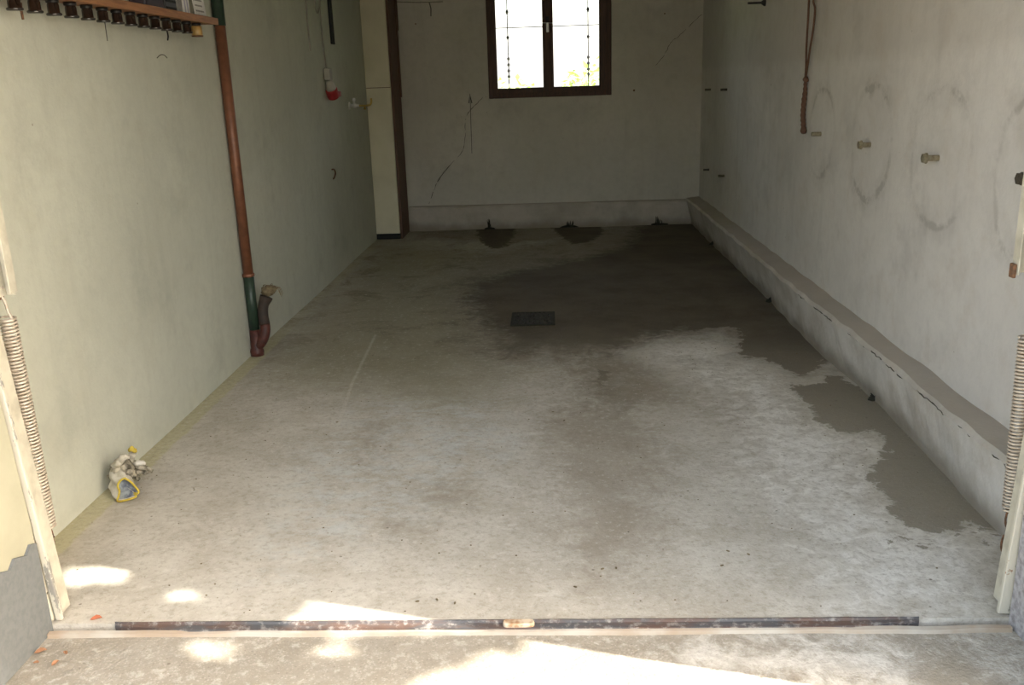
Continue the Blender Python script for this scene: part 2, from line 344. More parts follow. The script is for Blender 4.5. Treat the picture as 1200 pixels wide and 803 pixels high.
def box(bm, x0, x1, y0, y1, z0, z1, bev=0.0):
    vs_ = [bm.verts.new((x, y, z)) for x in (x0, x1) for y in (y0, y1) for z in (z0, z1)]
    for f in ((0, 1, 3, 2), (4, 6, 7, 5), (0, 4, 5, 1), (2, 3, 7, 6), (0, 2, 6, 4), (1, 5, 7, 3)):
        bm.faces.new([vs_[i] for i in f])
    if bev:
        es = [e for e in bm.edges if all(v in vs_ for v in e.verts)]
        bmesh.ops.bevel(bm, geom=es, offset=bev, segments=2, profile=0.5, affect='EDGES')
    return bm
def bx(x0, x1, y0, y1, z0, z1, bev=0.0): return box(bmesh.new(), x0, x1, y0, y1, z0, z1, bev)
def tube(bm, pts, rad, seg_=8, cap=True):
    pts = [Vector(p) for p in pts]; n = len(pts)
    rs = rad if isinstance(rad, (list, tuple)) else [rad]*n
    rings = []; prev = None
    for i, p in enumerate(pts):
        t = (pts[min(i+1, n-1)]-pts[max(i-1, 0)]).normalized()
        if prev is None:
            a = Vector((0, 0, 1)) if abs(t.z) < 0.9 else Vector((1, 0, 0)); s = t.cross(a).normalized()
        else:
            s = (prev - t*prev.dot(t)).normalized()
        prev = s; q = t.cross(s)
        rings.append([bm.verts.new(p + (s*math.cos(k*2*math.pi/seg_)+q*math.sin(k*2*math.pi/seg_))*rs[i]) for k in range(seg_)])
    for a, b in zip(rings, rings[1:]):
        for k in range(seg_): bm.faces.new((a[k], a[(k+1) % seg_], b[(k+1) % seg_], b[k]))
    if cap:
        bm.faces.new(rings[0][::-1]); bm.faces.new(rings[-1])
    return bm
def tb(pts, rad, seg_=8): return tube(bmesh.new(), pts, rad, seg_)
def lathe(bm, base, axis, prof, seg_=16):
    """prof: list of (distance along axis, radius)"""
    base = Vector(base); ax = Vector(axis).normalized()
    return tube(bm, [base+ax*d + ax*1e-5*i for i, (d, r) in enumerate(prof)], [max(r, 1e-4) for d, r in prof], seg_) if False else _lathe(bm, base, ax, prof, seg_)
def _lathe(bm, base, ax, prof, seg_):
    a = Vector((0, 0, 1)) if abs(ax.z) < 0.9 else Vector((1, 0, 0)); s = ax.cross(a).normalized(); q = ax.cross(s)
    rings = [[bm.verts.new(base+ax*d+(s*math.cos(k*2*math.pi/seg_)+q*math.sin(k*2*math.pi/seg_))*max(r, 1e-4)) for k in range(seg_)] for d, r in prof]
    for A, B in zip(rings, rings[1:]):
        for k in range(seg_): bm.faces.new((A[k], A[(k+1) % seg_], B[(k+1) % seg_], B[k]))
    bm.faces.new(rings[0][::-1]); bm.faces.new(rings[-1]); return bm
def cr(pts, n=8):
    """Catmull-Rom through points"""
    P = [Vector(p) for p in pts]; P = [P[0]*2-P[1]]+P+[P[-1]*2-P[-2]]; out = []
    for i in range(1, len(P)-2):
        for k in range(n):
            t = k/n; a, b, c, d = P[i-1:i+3]
            out.append(0.5*((2*b)+(c-a)*t+(2*a-5*b+4*c-d)*t*t+(3*b-a-3*c+d)*t**3))
    out.append(P[-2]); return out
def struct(name, bm, mat, smooth=False): return tag(obj(name, bm, mat, None, smooth), kind='structure')

# signed distance (negative inside) from grid points to polygons
def sdf(P, polys):
    best = np.full(len(P), 1e3)
    for poly in polys:
        V = np.array([(q[0], q[1]) for q in poly]); d2 = np.full(len(P), 1e9); ins = np.zeros(len(P), bool)
        for i in range(len(V)):
            a, b = V[i], V[(i+1) % len(V)]; e = b-a
            w_ = P-a; t = np.clip((w_@e)/max(e@e, 1e-12), 0, 1); dd = w_-t[:, None]*e
            d2 = np.minimum(d2, (dd**2).sum(1))
            c1 = (a[1] > P[:, 1]) != (b[1] > P[:, 1])
            with np.errstate(divide='ignore', invalid='ignore'):
                xx = (b[0]-a[0])*(P[:, 1]-a[1])/(b[1]-a[1])+a[0]
            ins ^= c1 & (P[:, 0] < xx)
        d = np.sqrt(d2); d[ins] *= -1; best = np.minimum(best, d)
    return best
def grid_slab(name, x0, x1, y0, y1, step, mat, attrs, ztop, zf=None, depth=0.12):
    nx, ny = int((x1-x0)/step)+1, int((y1-y0)/step)+1
    xs, ys = np.linspace(x0, x1, nx), np.linspace(y0, y1, ny)
    X, Y = np.meshgrid(xs, ys); P = np.stack([X.ravel(), Y.ravel()], 1)
    Z = np.full(len(P), ztop) if zf is None else zf(P)+ztop
    V = np.column_stack([P, Z]); I = np.arange(nx*ny).reshape(ny, nx)
    Fq = np.stack([I[:-1, :-1].ravel(), I[:-1, 1:].ravel(), I[1:, 1:].ravel(), I[1:, :-1].ravel()], 1)
    # skirt and underside
    bot = np.array([[x0, y0, ztop-depth], [x1, y0, ztop-depth], [x1, y1, ztop-depth], [x0, y1, ztop-depth]])
    nb = len(V); V = np.vstack([V, bot])
    faces = [tuple(f) for f in Fq.tolist()]
    faces.append((nb+3, nb+2, nb+1, nb))
    faces.append(tuple([nb, nb+1]+I[0, ::-1].tolist())); faces.append(tuple([nb+2, nb+3]+I[-1, :].tolist()))
    faces.append(tuple([nb+1, nb+2]+I[::-1, -1].tolist())); faces.append(tuple([nb+3, nb]+I[:, 0].tolist()))
    me = bpy.data.meshes.new(name); me.from_pydata(V.tolist(), [], faces); me.update()
    for an, polys in attrs.items():
        a = me.attributes.new(an, 'FLOAT', 'POINT')
        v = np.full(len(V), 1e3, dtype=np.float32); v[:nb] = np.clip(sdf(P, polys), -3, 3); a.data.foreach_set('value', v)
    return tag(link(name, me, mat), kind='structure')

# ------------------------------------------------------------------ the setting
def FP(*pts): return [fl(*p) for p in pts]
soak = [FP((556, 332), (600, 318), (650, 309), (692, 300), (728, 290), (740, 275), (745, 262), (812, 258), (830, 262), (880, 318), (915, 356), (950, 388),
          (975, 416), (966, 424), (962, 433), (938, 440), (918, 431), (892, 419), (870, 419), (865, 406), (868, 389), (850, 381), (812, 388), (775, 392), (745, 404),
          (720, 410), (706, 416), (690, 406), (668, 411), (640, 405), (622, 414), (596, 419), (582, 414), (592, 400), (578, 388), (560, 372), (548, 352))]
wet = [FP((800, 320), (812, 290), (830, 262), (880, 318), (915, 356), (950, 388), (975, 416), (966, 424), (962, 433), (938, 440), (918, 431), (892, 419), (870, 419), (865, 406), (868, 389), (850, 381), (812, 388), (790, 370)),
       FP((924, 452), (962, 450), (966, 441), (984, 442), (1006, 452), (1030, 462), (1062, 497), (1100, 537), (1140, 578), (1180, 622), (1168, 622), (1153, 615), (1138, 611), (1129, 620),
          (1110, 623), (1084, 618), (1055, 614), (1038, 581), (1023, 563), (1020, 548), (1038, 528), (1036, 510), (1027, 504), (1005, 508), (990, 508), (953, 491), (950, 476)),
       FP((556, 264), (604, 262), (603, 274), (594, 288), (580, 291), (568, 287), (560, 277)), FP((643, 261), (706, 261), (706, 274), (690, 284), (670, 286), (656, 276)),
       FP((700, 432), (709, 436), (709, 455), (702, 452)), FP((1076, 632), (1088, 631), (1087, 641), (1077, 641)), FP((1137, 629), (1152, 631), (1148, 636), (1136, 634)), FP((1048, 627), (1062, 628), (1061, 632), (1050, 632))]
damp = [FP((545, 300), (700, 268), (815, 268), (900, 360), (880, 395), (760, 400), (700, 425), (600, 425), (540, 400), (520, 340)),
        FP((690, 412), (716, 412), (714, 470), (698, 470)), FP((470, 262), (820, 262), (800, 280), (600, 285), (480, 280))]
white = [FP((735, 412), (850, 388), (880, 425), (925, 455), (945, 490), (1010, 512), (1030, 530), (1012, 560), (1040, 605), (1160, 630), (1168, 712), (1010, 715),
            (960, 625), (890, 565), (860, 500), (840, 450), (780, 425))]
glaze = [FP((430, 470), (580, 470), (620, 520), (520, 590), (430, 640), (300, 680), (330, 540))]
algae = [FP((430, 285), (560, 290), (600, 420), (520, 470), (330, 440), (310, 425))]
brown = [FP((700, 556), (762, 560), (765, 585), (720, 592), (695, 575)), FP((640, 480), (730, 470), (780, 520), (770, 640), (690, 680), (660, 640)), FP((505, 565), (538, 565), (538, 588), (508, 588)), FP((660, 420), (760, 420), (800, 470), (700, 480)),
         FP((430, 495), (455, 495), (440, 540), (425, 540)), FP((455, 615), (488, 615), (486, 630), (458, 630)), FP((835, 470), (900, 460), (905, 500), (850, 510))]
def floor_h(P):
    return 0.003*np.sin(P[:, 0]*3.1+1)*np.sin(P[:, 1]*2.3) - 0.003
grid_slab('floor', 0.0, WR, -0.02, LB+0.0, 0.03, 'floor', dict(wet=wet, soak=soak, damp=damp, white=white, glaze=glaze, algae=algae, brown=brown), 0.0, floor_h)
dwhite = [FP((800, 742), (1040, 736), (1080, 770), (1075, 830), (900, 800), (760, 775)), FP((1130, 735), (1185, 735), (1230, 830), (1180, 800))]
dbrown = [FP((1078, 772), (1120, 760), (1180, 790), (1190, 840), (1090, 840))]
def drive_h(P):
    r = np.random.RandomState(3); a = 0.0025*np.sin(P[:, 0]*7)*np.sin(P[:, 1]*9)
    return a - np.clip(-P[:, 1]-0.4, 0, 9)*0.004
grid_slab('driveway', JL-0.02, JR+0.02, -0.95, -0.055, 0.02, 'drive', dict(white=dwhite, brown=dbrown), -0.022, drive_h)
grid_slab('driveway_apron', -9, 14, -14, -0.95, 0.5, 'drive', dict(white=[FP((5, 900), (6, 900), (6, 905))], brown=[FP((5, 900), (6, 900), (6, 905))]), -0.025, None)

T = 0.25
struct('wall_left', bx(-T, 0, -0.02, LB+0.3, -0.1, CEIL+0.1), 'wall_left')
struct('wall_right', bx(WR, WR+T, -0.02, LB+0.3, -0.1, CEIL+0.1), 'wall_right')
bm = bmesh.new(); D = 0.26
box(bm, 0, WX0, LB, LB+D, -0.1, CEIL); box(bm, WX1, WR, LB, LB+D, -0.1, CEIL)
box(bm, WX0, WX1, LB, LB+D, -0.1, WZ0); box(bm, WX0, WX1, LB, LB+D, WZ1, CEIL)
wall_back = struct('wall_back', bm, 'wall_back')
struct('ceiling', bx(0, WR, -0.02, LB+D, CEIL, CEIL+0.12), 'ceil')
struct('roof_slab', bx(-T-0.3, WR+T+0.3, -0.46, LB+0.7, CEIL+0.13, CEIL+0.3), 'pier_grey')
# entrance piers and lintel
bm = bmesh.new(); box(bm, -T-0.1, JL, -0.40, -0.022, 0.30, CEIL+0.1)
for v in bm.verts:
    if v.co.x > 0: v.co.x -= 0.045*(v.co.z-0.3)
pl = struct('wall_front_left', bm, 'pier')
def pier_base(name, par, x0, x1, y0, y1, slope):
    # grey cement skirting with an uneven sloping top edge
    bm = bmesh.new(); n = 14; top = []; bot = []
    for i in range(n+1):
        y = y1+(y0-y1)*i/n; z = 0.275 - slope*i/n + 0.012*math.sin(i*2.1)
        top.append(bm.verts.new((x1, y, z))); bot.append(bm.verts.new((x1, y, -0.04)))
    top2 = [bm.verts.new((x0, v.co.y, v.co.z)) for v in top]; bot2 = [bm.verts.new((x0, v.co.y, -0.04)) for v in bot]
    for i in range(n):
        bm.faces.new((top[i], top[i+1], bot[i+1], bot[i])); bm.faces.new((top2[i], bot2[i], bot2[i+1], top2[i+1]))
        bm.faces.new((top[i], top2[i], top2[i+1], top[i+1])); bm.faces.new((bot[i], bot[i+1], bot2[i+1], bot2[i]))
    bm.faces.new((top[0], bot[0], bot2[0], top2[0])); bm.faces.new((top[-1], top2[-1], bot2[-1], bot[-1]))
    return obj(name, bm, 'pier_grey', par)
box_bm = bx(-T-0.1, JL-0.003, -0.40, -0.022, -0.06, 0.30); obj('pier_foot', box_bm, 'pier', pl)
pier_base('cement_skirting', pl, JL-0.01, JL+0.006, -0.41, -0.024, 0.0)
pr = struct('wall_front_right', bx(JR, WR+T+0.1, -0.478, -0.022, -0.06, CEIL+0.1), 'rough')
struct('wall_front_lintel', bx(JL, JR, -0.12, -0.022, 2.32, CEIL+0.1), 'pier')

# plinth along the right wall: base and top edges follow the photo's points
def prof(pts, z):
    P = [hit(u, v, 2, z) for u, v in pts]; P.sort(key=lambda p: p.y); return [p.y for p in P], [p.x for p in P]
by_, bx_ = prof([(1168, 620), (1136, 587), (1083.6, 530), (1025, 469), (966, 419), (905, 356), (860, 311), (816, 268)], 0)
ty_, tx_ = prof([(1178, 538), (1105, 478), (1030, 414.5), (937, 343), (871, 288)], PH)
bm = bmesh.new(); n = 150; rows = []
for i in range(n+1):
    y = 0.0 + (BY+0.03-0.0)*i/n
    jit = lambda s, a: a*mnoise.noise(Vector((y*s, s, 3.3)))
    xb = float(np.interp(y, by_, bx_)) + jit(5, 0.010); xt = float(np.interp(y, ty_, tx_)) + jit(6, 0.010)
    xb = min(max(xb, 3.33), 3.43); xt = min(max(xt, 3.31), 3.41)
    zt = PH + jit(4, 0.010)
    sec = [(xb, -0.03), (xb, 0.02), ((xb*2+xt)/3+jit(9, 0.008), 0.10), ((xb+2*xt)/3+jit(8, 0.008), 0.19), (xt, zt-0.018), (xt+0.014, zt), (WR, zt+0.012), (WR, -0.03)]
    rows.append([bm.verts.new((x, y, z)) for x, z in sec])
for a, b in zip(rows, rows[1:]):
    for k in range(len(a)): bm.faces.new((a[k], a[(k+1) % len(a)], b[(k+1) % len(a)], b[k]))
bm.faces.new(rows[0]); bm.faces.new(rows[-1][::-1])
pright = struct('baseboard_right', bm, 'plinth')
bm = bmesh.new(); rows = []
for i in range(61):
    x = 0.285 + (3.385-0.285)*i/60
    j = 0.008*mnoise.noise(Vector((x*5, 1, 9)))
    sec = [(BY+j, -0.03), (BY+j, BH-0.02), (BY+0.012, BH+j*0.5), (LB, BH+0.005), (LB, -0.03)]
    rows.append([bm.verts.new((x, y, z)) for y, z in sec])
for a, b in zip(rows, rows[1:]):
    for k in range(len(a)): bm.faces.new((a[k], a[(k+1) % len(a)], b[(k+1) % len(a)], b[k]))
bm.faces.new(rows[0]); bm.faces.new(rows[-1][::-1])
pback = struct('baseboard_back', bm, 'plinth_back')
# crack running along the plinth's upper edge
def crackline(name, parent, pts, rad, jit=0.004, n=6, off=(0, 0, 0)):
    P = cr(pts, n); out = []
    for i, p in enumerate(P):
        out.append(p+Vector(off)+Vector((random.uniform(-jit, jit), random.uniform(-jit, jit), random.uniform(-jit, jit))))
    rs = [rad*random.uniform(0.5, 1.3) for _ in out]
    return obj(name, tb(out, rs, 5), 'crack', parent)
ck = []
for i in range(26):
    y = 0.25+i*0.11
    ck.append((float(np.clip(np.interp(y, ty_, tx_), 3.31, 3.41))+0.002, y, PH-0.022))
crackline('crack', pright, ck, 0.0026, 0.004, 4, (0.0015, 0, 0))

# cracks, wires and marks on the back wall
def BK(*p): return [hit(u, v, 1, LB) for u, v in p]
crackline('crack', wall_back, BK((566, 114), (558, 122), (549, 132), (545, 142), (545, 162), (541, 178), (528, 193), (516, 208), (508, 224), (503, 239)), 0.0032, 0.004, 5)
crackline('crack', wall_back, BK((822, 17), (808, 30), (795, 43), (786, 50), (779, 64), (768, 77)), 0.0026, 0.004, 5)
obj('arrow_crack', tb(BK((551, 113), (552, 150), (553, 180)), 0.0035, 5), 'pencil', wall_back)  # arrow-like crack in the plaster, built as a thin rod
bm = bmesh.new(); tube(bm, BK((549.5, 121), (550.5, 110), (553, 121)), 0.006, 5); obj('arrow_crack_head', bm, 'darkmetal', wall_back)  # arrowhead end of the same crack, also built as a rod
bm = bmesh.new(); tube(bm, BK((462, 2), (490, 3), (519, 2)), 0.004, 5); tube(bm, BK((503, 3), (505, 10), (505, 19)), 0.006, 5); obj('bent_wire', bm, 'pencil', wall_back)
for u, v, r in ((743, 106, 0.012), (779, 16, 0.008), (487, 28, 0.008)):
    p = hit(u, v, 1, LB); obj('nail_head', _lathe(bmesh.new(), p+Vector((0, 0.002, 0)), Vector((0, -1, 0)), [(0, r), (0.006, r*0.8)], 8), 'rust', wall_back)

# ------------------------------------------------------------------ window
win = empty('window_1', ((WX0+WX1)/2, LB+0.05, WZ0)); tag(win, kind='structure')
def wx(u, v): return hit(u, v, 1, LB+0.045)
FY0, FY1 = LB+0.012, LB+0.085
gl_l, gl_r = wx(582, 60).x, wx(702, 60).x; m0, m1 = wx(636, 60).x, wx(648.5, 60).x; gz = wx(640, 102).z
fw = 0.055
for nm, a in (('frame_side', (WX0+.001, WX0+fw, FY0, FY1, WZ0+.001, WZ1-.001)), ('frame_side', (WX1-fw, WX1-.001, FY0, FY1, WZ0+.001, WZ1-.001)),
              ('frame_sill', (WX0+fw, WX1-fw, FY0, FY1, WZ0+.001, WZ0+fw)), ('frame_head', (WX0+fw, WX1-fw, FY0, FY1, WZ1-fw, WZ1-.001))):
    obj(nm, bx(*a, 0.006), 'winwood', win)
mid = (m0+m1)/2
for s, (a, b, ga, gb) in enumerate(((WX0+fw, mid, gl_l, m0), (mid, WX1-fw, m1, gl_r))):
    e0 = 0.0
    sash = obj('sash', None or (lambda: (lambda bm: (box(bm, a-.008, ga, FY0-0.012, FY0-0.001, WZ0+fw-.008, WZ1-fw+.008, 0.003), box(bm, gb, b+(.008 if s else -.0005), FY0-0.012, FY0-0.001, WZ0+fw-.008, WZ1-fw+.008, 0.003), box(bm, a+.0005, ga, FY0-0.001, FY1-0.02, WZ0+fw+.0005, WZ1-fw-.0005), box(bm, gb, b-.0005, FY0-0.001, FY1-0.02, WZ0+fw+.0005, WZ1-fw-.0005),
        box(bm, ga, gb, FY0-0.012, FY0-0.001, WZ0+fw-.008, gz, 0.003), box(bm, ga, gb, FY0-0.001, FY1-0.02, WZ0+fw+.0005, gz), box(bm, ga, gb, FY0-0.012, FY1-0.02, WZ1-fw-0.055, WZ1-fw-.0005, 0.003), bm)[-1])(bmesh.new()))(), 'winwood', win)
    obj('pane', bx(ga-0.005, gb+0.005, LB+0.040, LB+0.046, gz-0.005, WZ1-fw-0.05), 'glass', sash)
hy = FY0-0.012
obj('meeting_stile', bx(mid-0.028, mid+0.028, hy-0.014, hy-0.0005, WZ0+fw+0.004, WZ1-fw-0.004, 0.004), 'winwood', win)
hy -= 0.0145
hp = hit(641.5, 28, 1, hy)
hd = obj('handle', (lambda bm: (box(bm, hp.x-0.016, hp.x+0.016, hy-0.010, hy+0.001, hp.z-0.05, hp.z+0.075, 0.004), bm)[-1])(bmesh.new()), 'darkmetal', win)
bm = bmesh.new(); box(bm, hp.x-0.013, hp.x+0.013, hy-0.050, hy-0.032, hp.z-0.085, hp.z+0.005, 0.005); tube(bm, [(hp.x, hy-0.009, hp.z), (hp.x, hy-0.04, hp.z)], 0.010, 8)
obj('lever', bm, 'chrome', hd)
bm = bmesh.new(); tube(bm, [(hp.x-0.055, hy-0.012, hp.z+0.012), (hp.x+0.055, hy-0.012, hp.z+0.006)], 0.005, 6); obj('catch_bar', bm, 'chrome', hd)

# wrought iron grille outside the window
gy = LB+0.20
gr = empty('window_grille', (1.87, gy, WZ0), 'thin black wrought iron grille with knotted bars outside the window', 'grille')
for (ut, ub), ks in (((593.5, 597), (14, 44, 69, 76, 83, 90)), ((689, 689.5), (11, 43, 67, 74, 81, 87))):
    pb, pt = hit(ub, 102, 1, gy), hit(ut, 2, 1, gy)
    x = (pb.x+pt.x)/2
    bar = obj('bar', tb([(x, gy, WZ0-0.0), (x, gy, WZ1)], 0.0055, 8), 'darkmetal', gr)
    for k, v in enumerate(ks):
        z = hit(ub, v, 1, gy).z; L_ = 0.026 if k < 1 else 0.018
        obj('knot', _lathe(bmesh.new(), Vector((x, gy, z-L_)), Vector((0, 0, 1)), [(0, 0.006), (L_*0.5, 0.013), (L_, 0.017), (L_*1.5, 0.013), (L_*2, 0.006)], 8), 'darkmetal', bar)
for v in (31,):
    z = hit(640, v, 1, gy).z
    obj('crossbar', tb([(WX0, gy+0.004, z), (WX1, gy+0.004, z)], 0.005, 6), 'darkmetal', gr)

# ------------------------------------------------------------------ garden beyond the window
tag(obj('lawn', bx(-14, 18, LB+0.9, 30, -0.3, -0.05), 'grass'), kind='structure')
def leaves(bm, centre, rad, count, size, rnd):
    for _ in range(count):
        d = Vector((rnd.gauss(0, 1), rnd.gauss(0, 1), rnd.gauss(0, 1))).normalized()
        p = Vector(centre)+Vector((d.x*rad[0], d.y*rad[1], d.z*rad[2]))*rnd.uniform(0.55, 1.0)
        leaf(bm, p, size*rnd.uniform(0.7, 1.3), rnd)
def leaf(bm, p, s, rnd):
    a = Vector((rnd.gauss(0, 1), rnd.gauss(0, 1), rnd.gauss(0, 0.6))).normalized()
    b = a.cross(Vector((rnd.gauss(0, .4), rnd.gauss(0, .4), 1))).normalized(); c = a.cross(b)
    vs_ = [bm.verts.new(p+a*s*x+b*s*y+c*s*z) for x, y, z in ((-.5, 0, 0), (-.15, .28, .06), (.5, 0, 0), (-.15, -.28, .06))]
    bm.faces.new((vs_[0], vs_[1], vs_[2])); bm.faces.new((vs_[0], vs_[2], vs_[3]))
rnd = random.Random(5)
for (x, y, r, h, lab) in ((1.05, 15.5, 0.9, 1.62, 'low green garden shrub seen through left window pane'), (2.75, 14.2, 0.8, 1.85, 'green garden shrub seen through right window pane')):
    sh = empty('garden_shrub', (x, y, -0.05), lab, 'shrub')
    bm = bmesh.new(); leaves(bm, (x, y, h*0.55), (r, r, h*0.5), 900, 0.13, rnd); obj('foliage', bm, 'leaf_sunlit', sh)
    bm = bmesh.new()
    for k in range(5):
        a = k*1.26; tube(bm, [(x+0.05*math.cos(a), y+0.05*math.sin(a), -0.06), (x+0.4*r*math.cos(a), y+0.4*r*math.sin(a), h*0.7)], [0.025, 0.01], 5)
    obj('stem', bm, 'bark', sh)

# unseen clipped greenery, added behind the camera to block low sky light
added_hedge = empty('added_hedge', (2, -8.5, -0.03), 'unseen clipped greenery added across the driveway to block low sky light', 'added_hedge')
bm = bmesh.new(); box(bm, -8, 13, -9.4, -8.6, -0.03, 1.1); obj('added_hedge_core', bm, 'leaf', added_hedge)
bm = bmesh.new(); rnd = random.Random(17)
for _ in range(6000): leaf(bm, Vector((rnd.uniform(-8, 13), rnd.uniform(-8.65, -8.45), rnd.uniform(0, 1.2))), 0.16, rnd)
obj('foliage', bm, 'leaf', added_hedge)

# tree standing right of the driveway: its leaves break up the sunlight at the left of the entrance
TR = Vector((7.2, -3.4, -0.03))
tree = empty('tree', TR, 'leafy tree beside the driveway whose shade dapples the entrance', 'tree')
bm = bmesh.new()
tube(bm, cr([TR, TR+Vector((-.1, .1, 1.5)), TR+Vector((-.5, .4, 3.2)), TR+Vector((-1.3, .9, 5.2))], 5), [0.15-0.006*i for i in range(16)], 8)
obj('trunk', bm, 'bark', tree)
bm = bmesh.new(); fb = bmesh.new(); rnd = random.Random(11)
def shaded(x, y):
    """is this spot of ground under the crown's shadow (light gaps left between the twigs)"""
    gaps = [(0.275, 0.274, 0.11, 0.055), (0.62, 0.13, 0.07, 0.01), (0.82, -0.135, 0.10, 0.035), (1.20, -0.14, 0.05, 0.012), (0.62, -0.36, 0.06, 0.03)]
    for gx, gy_, a, b in gaps:
        if ((x-gx)/(a+.035))**2+((y-gy_)/(b+.03))**2 < 1: return False
    edge = 1.02 if y > -0.07 else 1.34+(y+0.323)*1.8
    return x < edge + 0.05*mnoise.noise(Vector((x*6, y*6, 0)))
for _ in range(27000):
    gx, gy_ = rnd.uniform(-2.4, 1.75), rnd.uniform(-1.6, 1.1)
    if not shaded(gx, gy_): continue
    t = rnd.uniform(4.6, 6.2)
    leaf(bm, Vector((gx, gy_, 0))+SUN*t, 0.105*rnd.uniform(0.7, 1.2), rnd)
obj('foliage', bm, 'leaf', tree)
bm = bmesh.new()
top = TR+Vector((-1.3, .9, 5.2))
for gx, gy_, t in ((0.2, -0.6, 5.4), (0.9, -1.2, 5.2), (-0.6, 0.3, 5.6), (0.4, 0.6, 5.3), (-0.3, -1.0, 5.0), (1.2, -0.9, 5.2)):
    e = Vector((gx, gy_, 0))+SUN*t; tube(bm, cr([TR+Vector((-.5, .4, 3.2)), (top+e)/2-Vector((0, 0, .5)), e], 4), [0.05-0.004*i for i in range(9)], 5)
obj('branches', bm, 'bark', tree)

# ------------------------------------------------------------------ threshold rail
x0, x1 = fl(140, 724).x, fl(1076, 723).x
rail = empty('threshold_rail', (1.7, -0.04, -0.022), 'rusty dark steel threshold rail across the garage entrance', 'rail')
bm = bmesh.new()
box(bm, x0, x1, -0.022, -0.0205, -0.03, 0.002); box(bm, x0, x1, -0.046, -0.0225, -0.034, -0.006)
bm.free(); bm = bmesh.new(); rows = []
for i in range(61):
    x = x0+(x1-x0)*i/60; e = min(1, i/6, (60-i)/5)
    w_ = 0.030*e+0.004; j = 0.002*mnoise.noise(Vector((x*8, 0, 0)))
    rows.append([bm.verts.new((x, y, z)) for y, z in ((-0.0215, -0.03), (-0.0215, 0.004+j), (-0.0215-w_*0.18, 0.005+j), (-0.0215-w_*0.24, -0.003), (-0.0215-w_, -0.004+j), (-0.0215-w_, -0.03))])
for a, b in zip(rows, rows[1:]):
    for k in range(6): bm.faces.new((a[k], a[(k+1) % 6], b[(k+1) % 6], b[k]))
bm.faces.new(rows[0]); bm.faces.new(rows[-1][::-1]); obj('steel_rail', bm, 'rail', rail)
bm = bmesh.new(); rows = []
for i in range(81):
    x = JL+0.01+(JR-JL-0.02)*i/80; j = 0.004*mnoise.noise(Vector((x*6, 4, 0)))
    rows.append([bm.verts.new((x, y, z)) for y, z in ((-0.0505, -0.04), (-0.0505, -0.007+j), (-0.064+j, -0.010+j), (-0.070+j, -0.04))])
for a, b in zip(rows, rows[1:]):
    for k in range(4): bm.faces.new((a[k], a[(k+1) % 4], b[(k+1) % 4], b[k]))
bm.faces.new(rows[0]); bm.faces.new(rows[-1][::-1]); obj('cement_lip', bm, 'raillip', rail)
p = fl(608, 728)
bm = bmesh.new(); ring = []
for z, sc in ((-0.02, 1.0), (0.004, 1.0), (0.009, 0.86)):
    r_ = []
    for k in range(24):
        a = 2*math.pi*k/24; cx = 0.034 if math.cos(a) > 0 else -0.034
        r_.append(bm.verts.new((p.x+(cx+0.013*math.cos(a)*sc), -0.040+0.013*math.sin(a)*sc, z)))
    ring.append(r_)
for a, b in zip(ring, ring[1:]):
    for k in range(24): bm.faces.new((a[k], a[(k+1) % 24], b[(k+1) % 24], b[k]))
bm.faces.new(ring[-1]); bm.faces.new(ring[0][::-1]); obj('latch_plate', bm, 'plate', rail)

# ------------------------------------------------------------------ door frame, springs, arms on both sides
def jamb(side):
    s = 1 if side == 'left' else -1
    lab = 'peeling cream steel door jamb at the %s edge of the entrance' % side
    if side == 'left':
        j = empty('door_jamb', (0.25, 0.0, 0), lab, 'door frame', 'garage door jambs')
        a, b, c = (hit(u, 650, 1, -0.012).x+0.058*hit(60, 650, 1, -0.012).z for u in (30, 42, 53))
        a = JL-0.11
        obj('flange', bx(b+0.008, c, -0.012, 0.003, 0.004, 2.30, 0.003), 'peel', j)
        obj('guide_strip', bx(a, b+0.004, -0.018, 0.012, 0.10, 2.30, 0.004), 'peel', j)
        bm = bx(a+0.01, b+0.002, -0.016, 0.008, 0.003, 0.095, 0.004); obj('jamb_foot', bm, 'peel', j)
        obj('web', bx(b-0.01, b+0.010, 0.014, 0.075, 0.004, 2.30, 0.002), 'frame_cream', j)
    else:
        j = empty('door_jamb', (3.13, 0.0, 0), lab, 'door frame', 'garage door jambs')
        x = fl(1170, 722).x
        obj('flange', bx(x, x+0.045, -0.012, 0.003, 0.004, 2.30, 0.003), 'peel', j)
        obj('guide_strip', bx(x+0.050, x+0.10, -0.018, 0.012, 0.004, 2.30, 0.004), 'frame_cream', j)
        obj('web', bx(x+0.03, x+0.05, 0.051, 0.085, 0.004, 2.30, 0.002), 'frame_cream', j)
    for ch in j.children:
        for v in ch.data.vertices: v.co.x -= s*(0.058 if s > 0 else 0.048)*v.co.z
    return j
jamb('left'); jamb('right')
def coil(p0, p1, R, r, turns, seg_=14, rs=6):
    p0, p1 = Vector(p0), Vector(p1); ax = (p1-p0).normalized(); s = ax.cross(Vector((0, 1, 0))).normalized(); q = ax.cross(s)
    n = turns*seg_; pts = [p0+(p1-p0)*(i/n)+(s*math.cos(2*math.pi*i/seg_)+q*math.sin(2*math.pi*i/seg_))*R for i in range(n+1)]
    return tube(bmesh.new(), pts, r, rs)
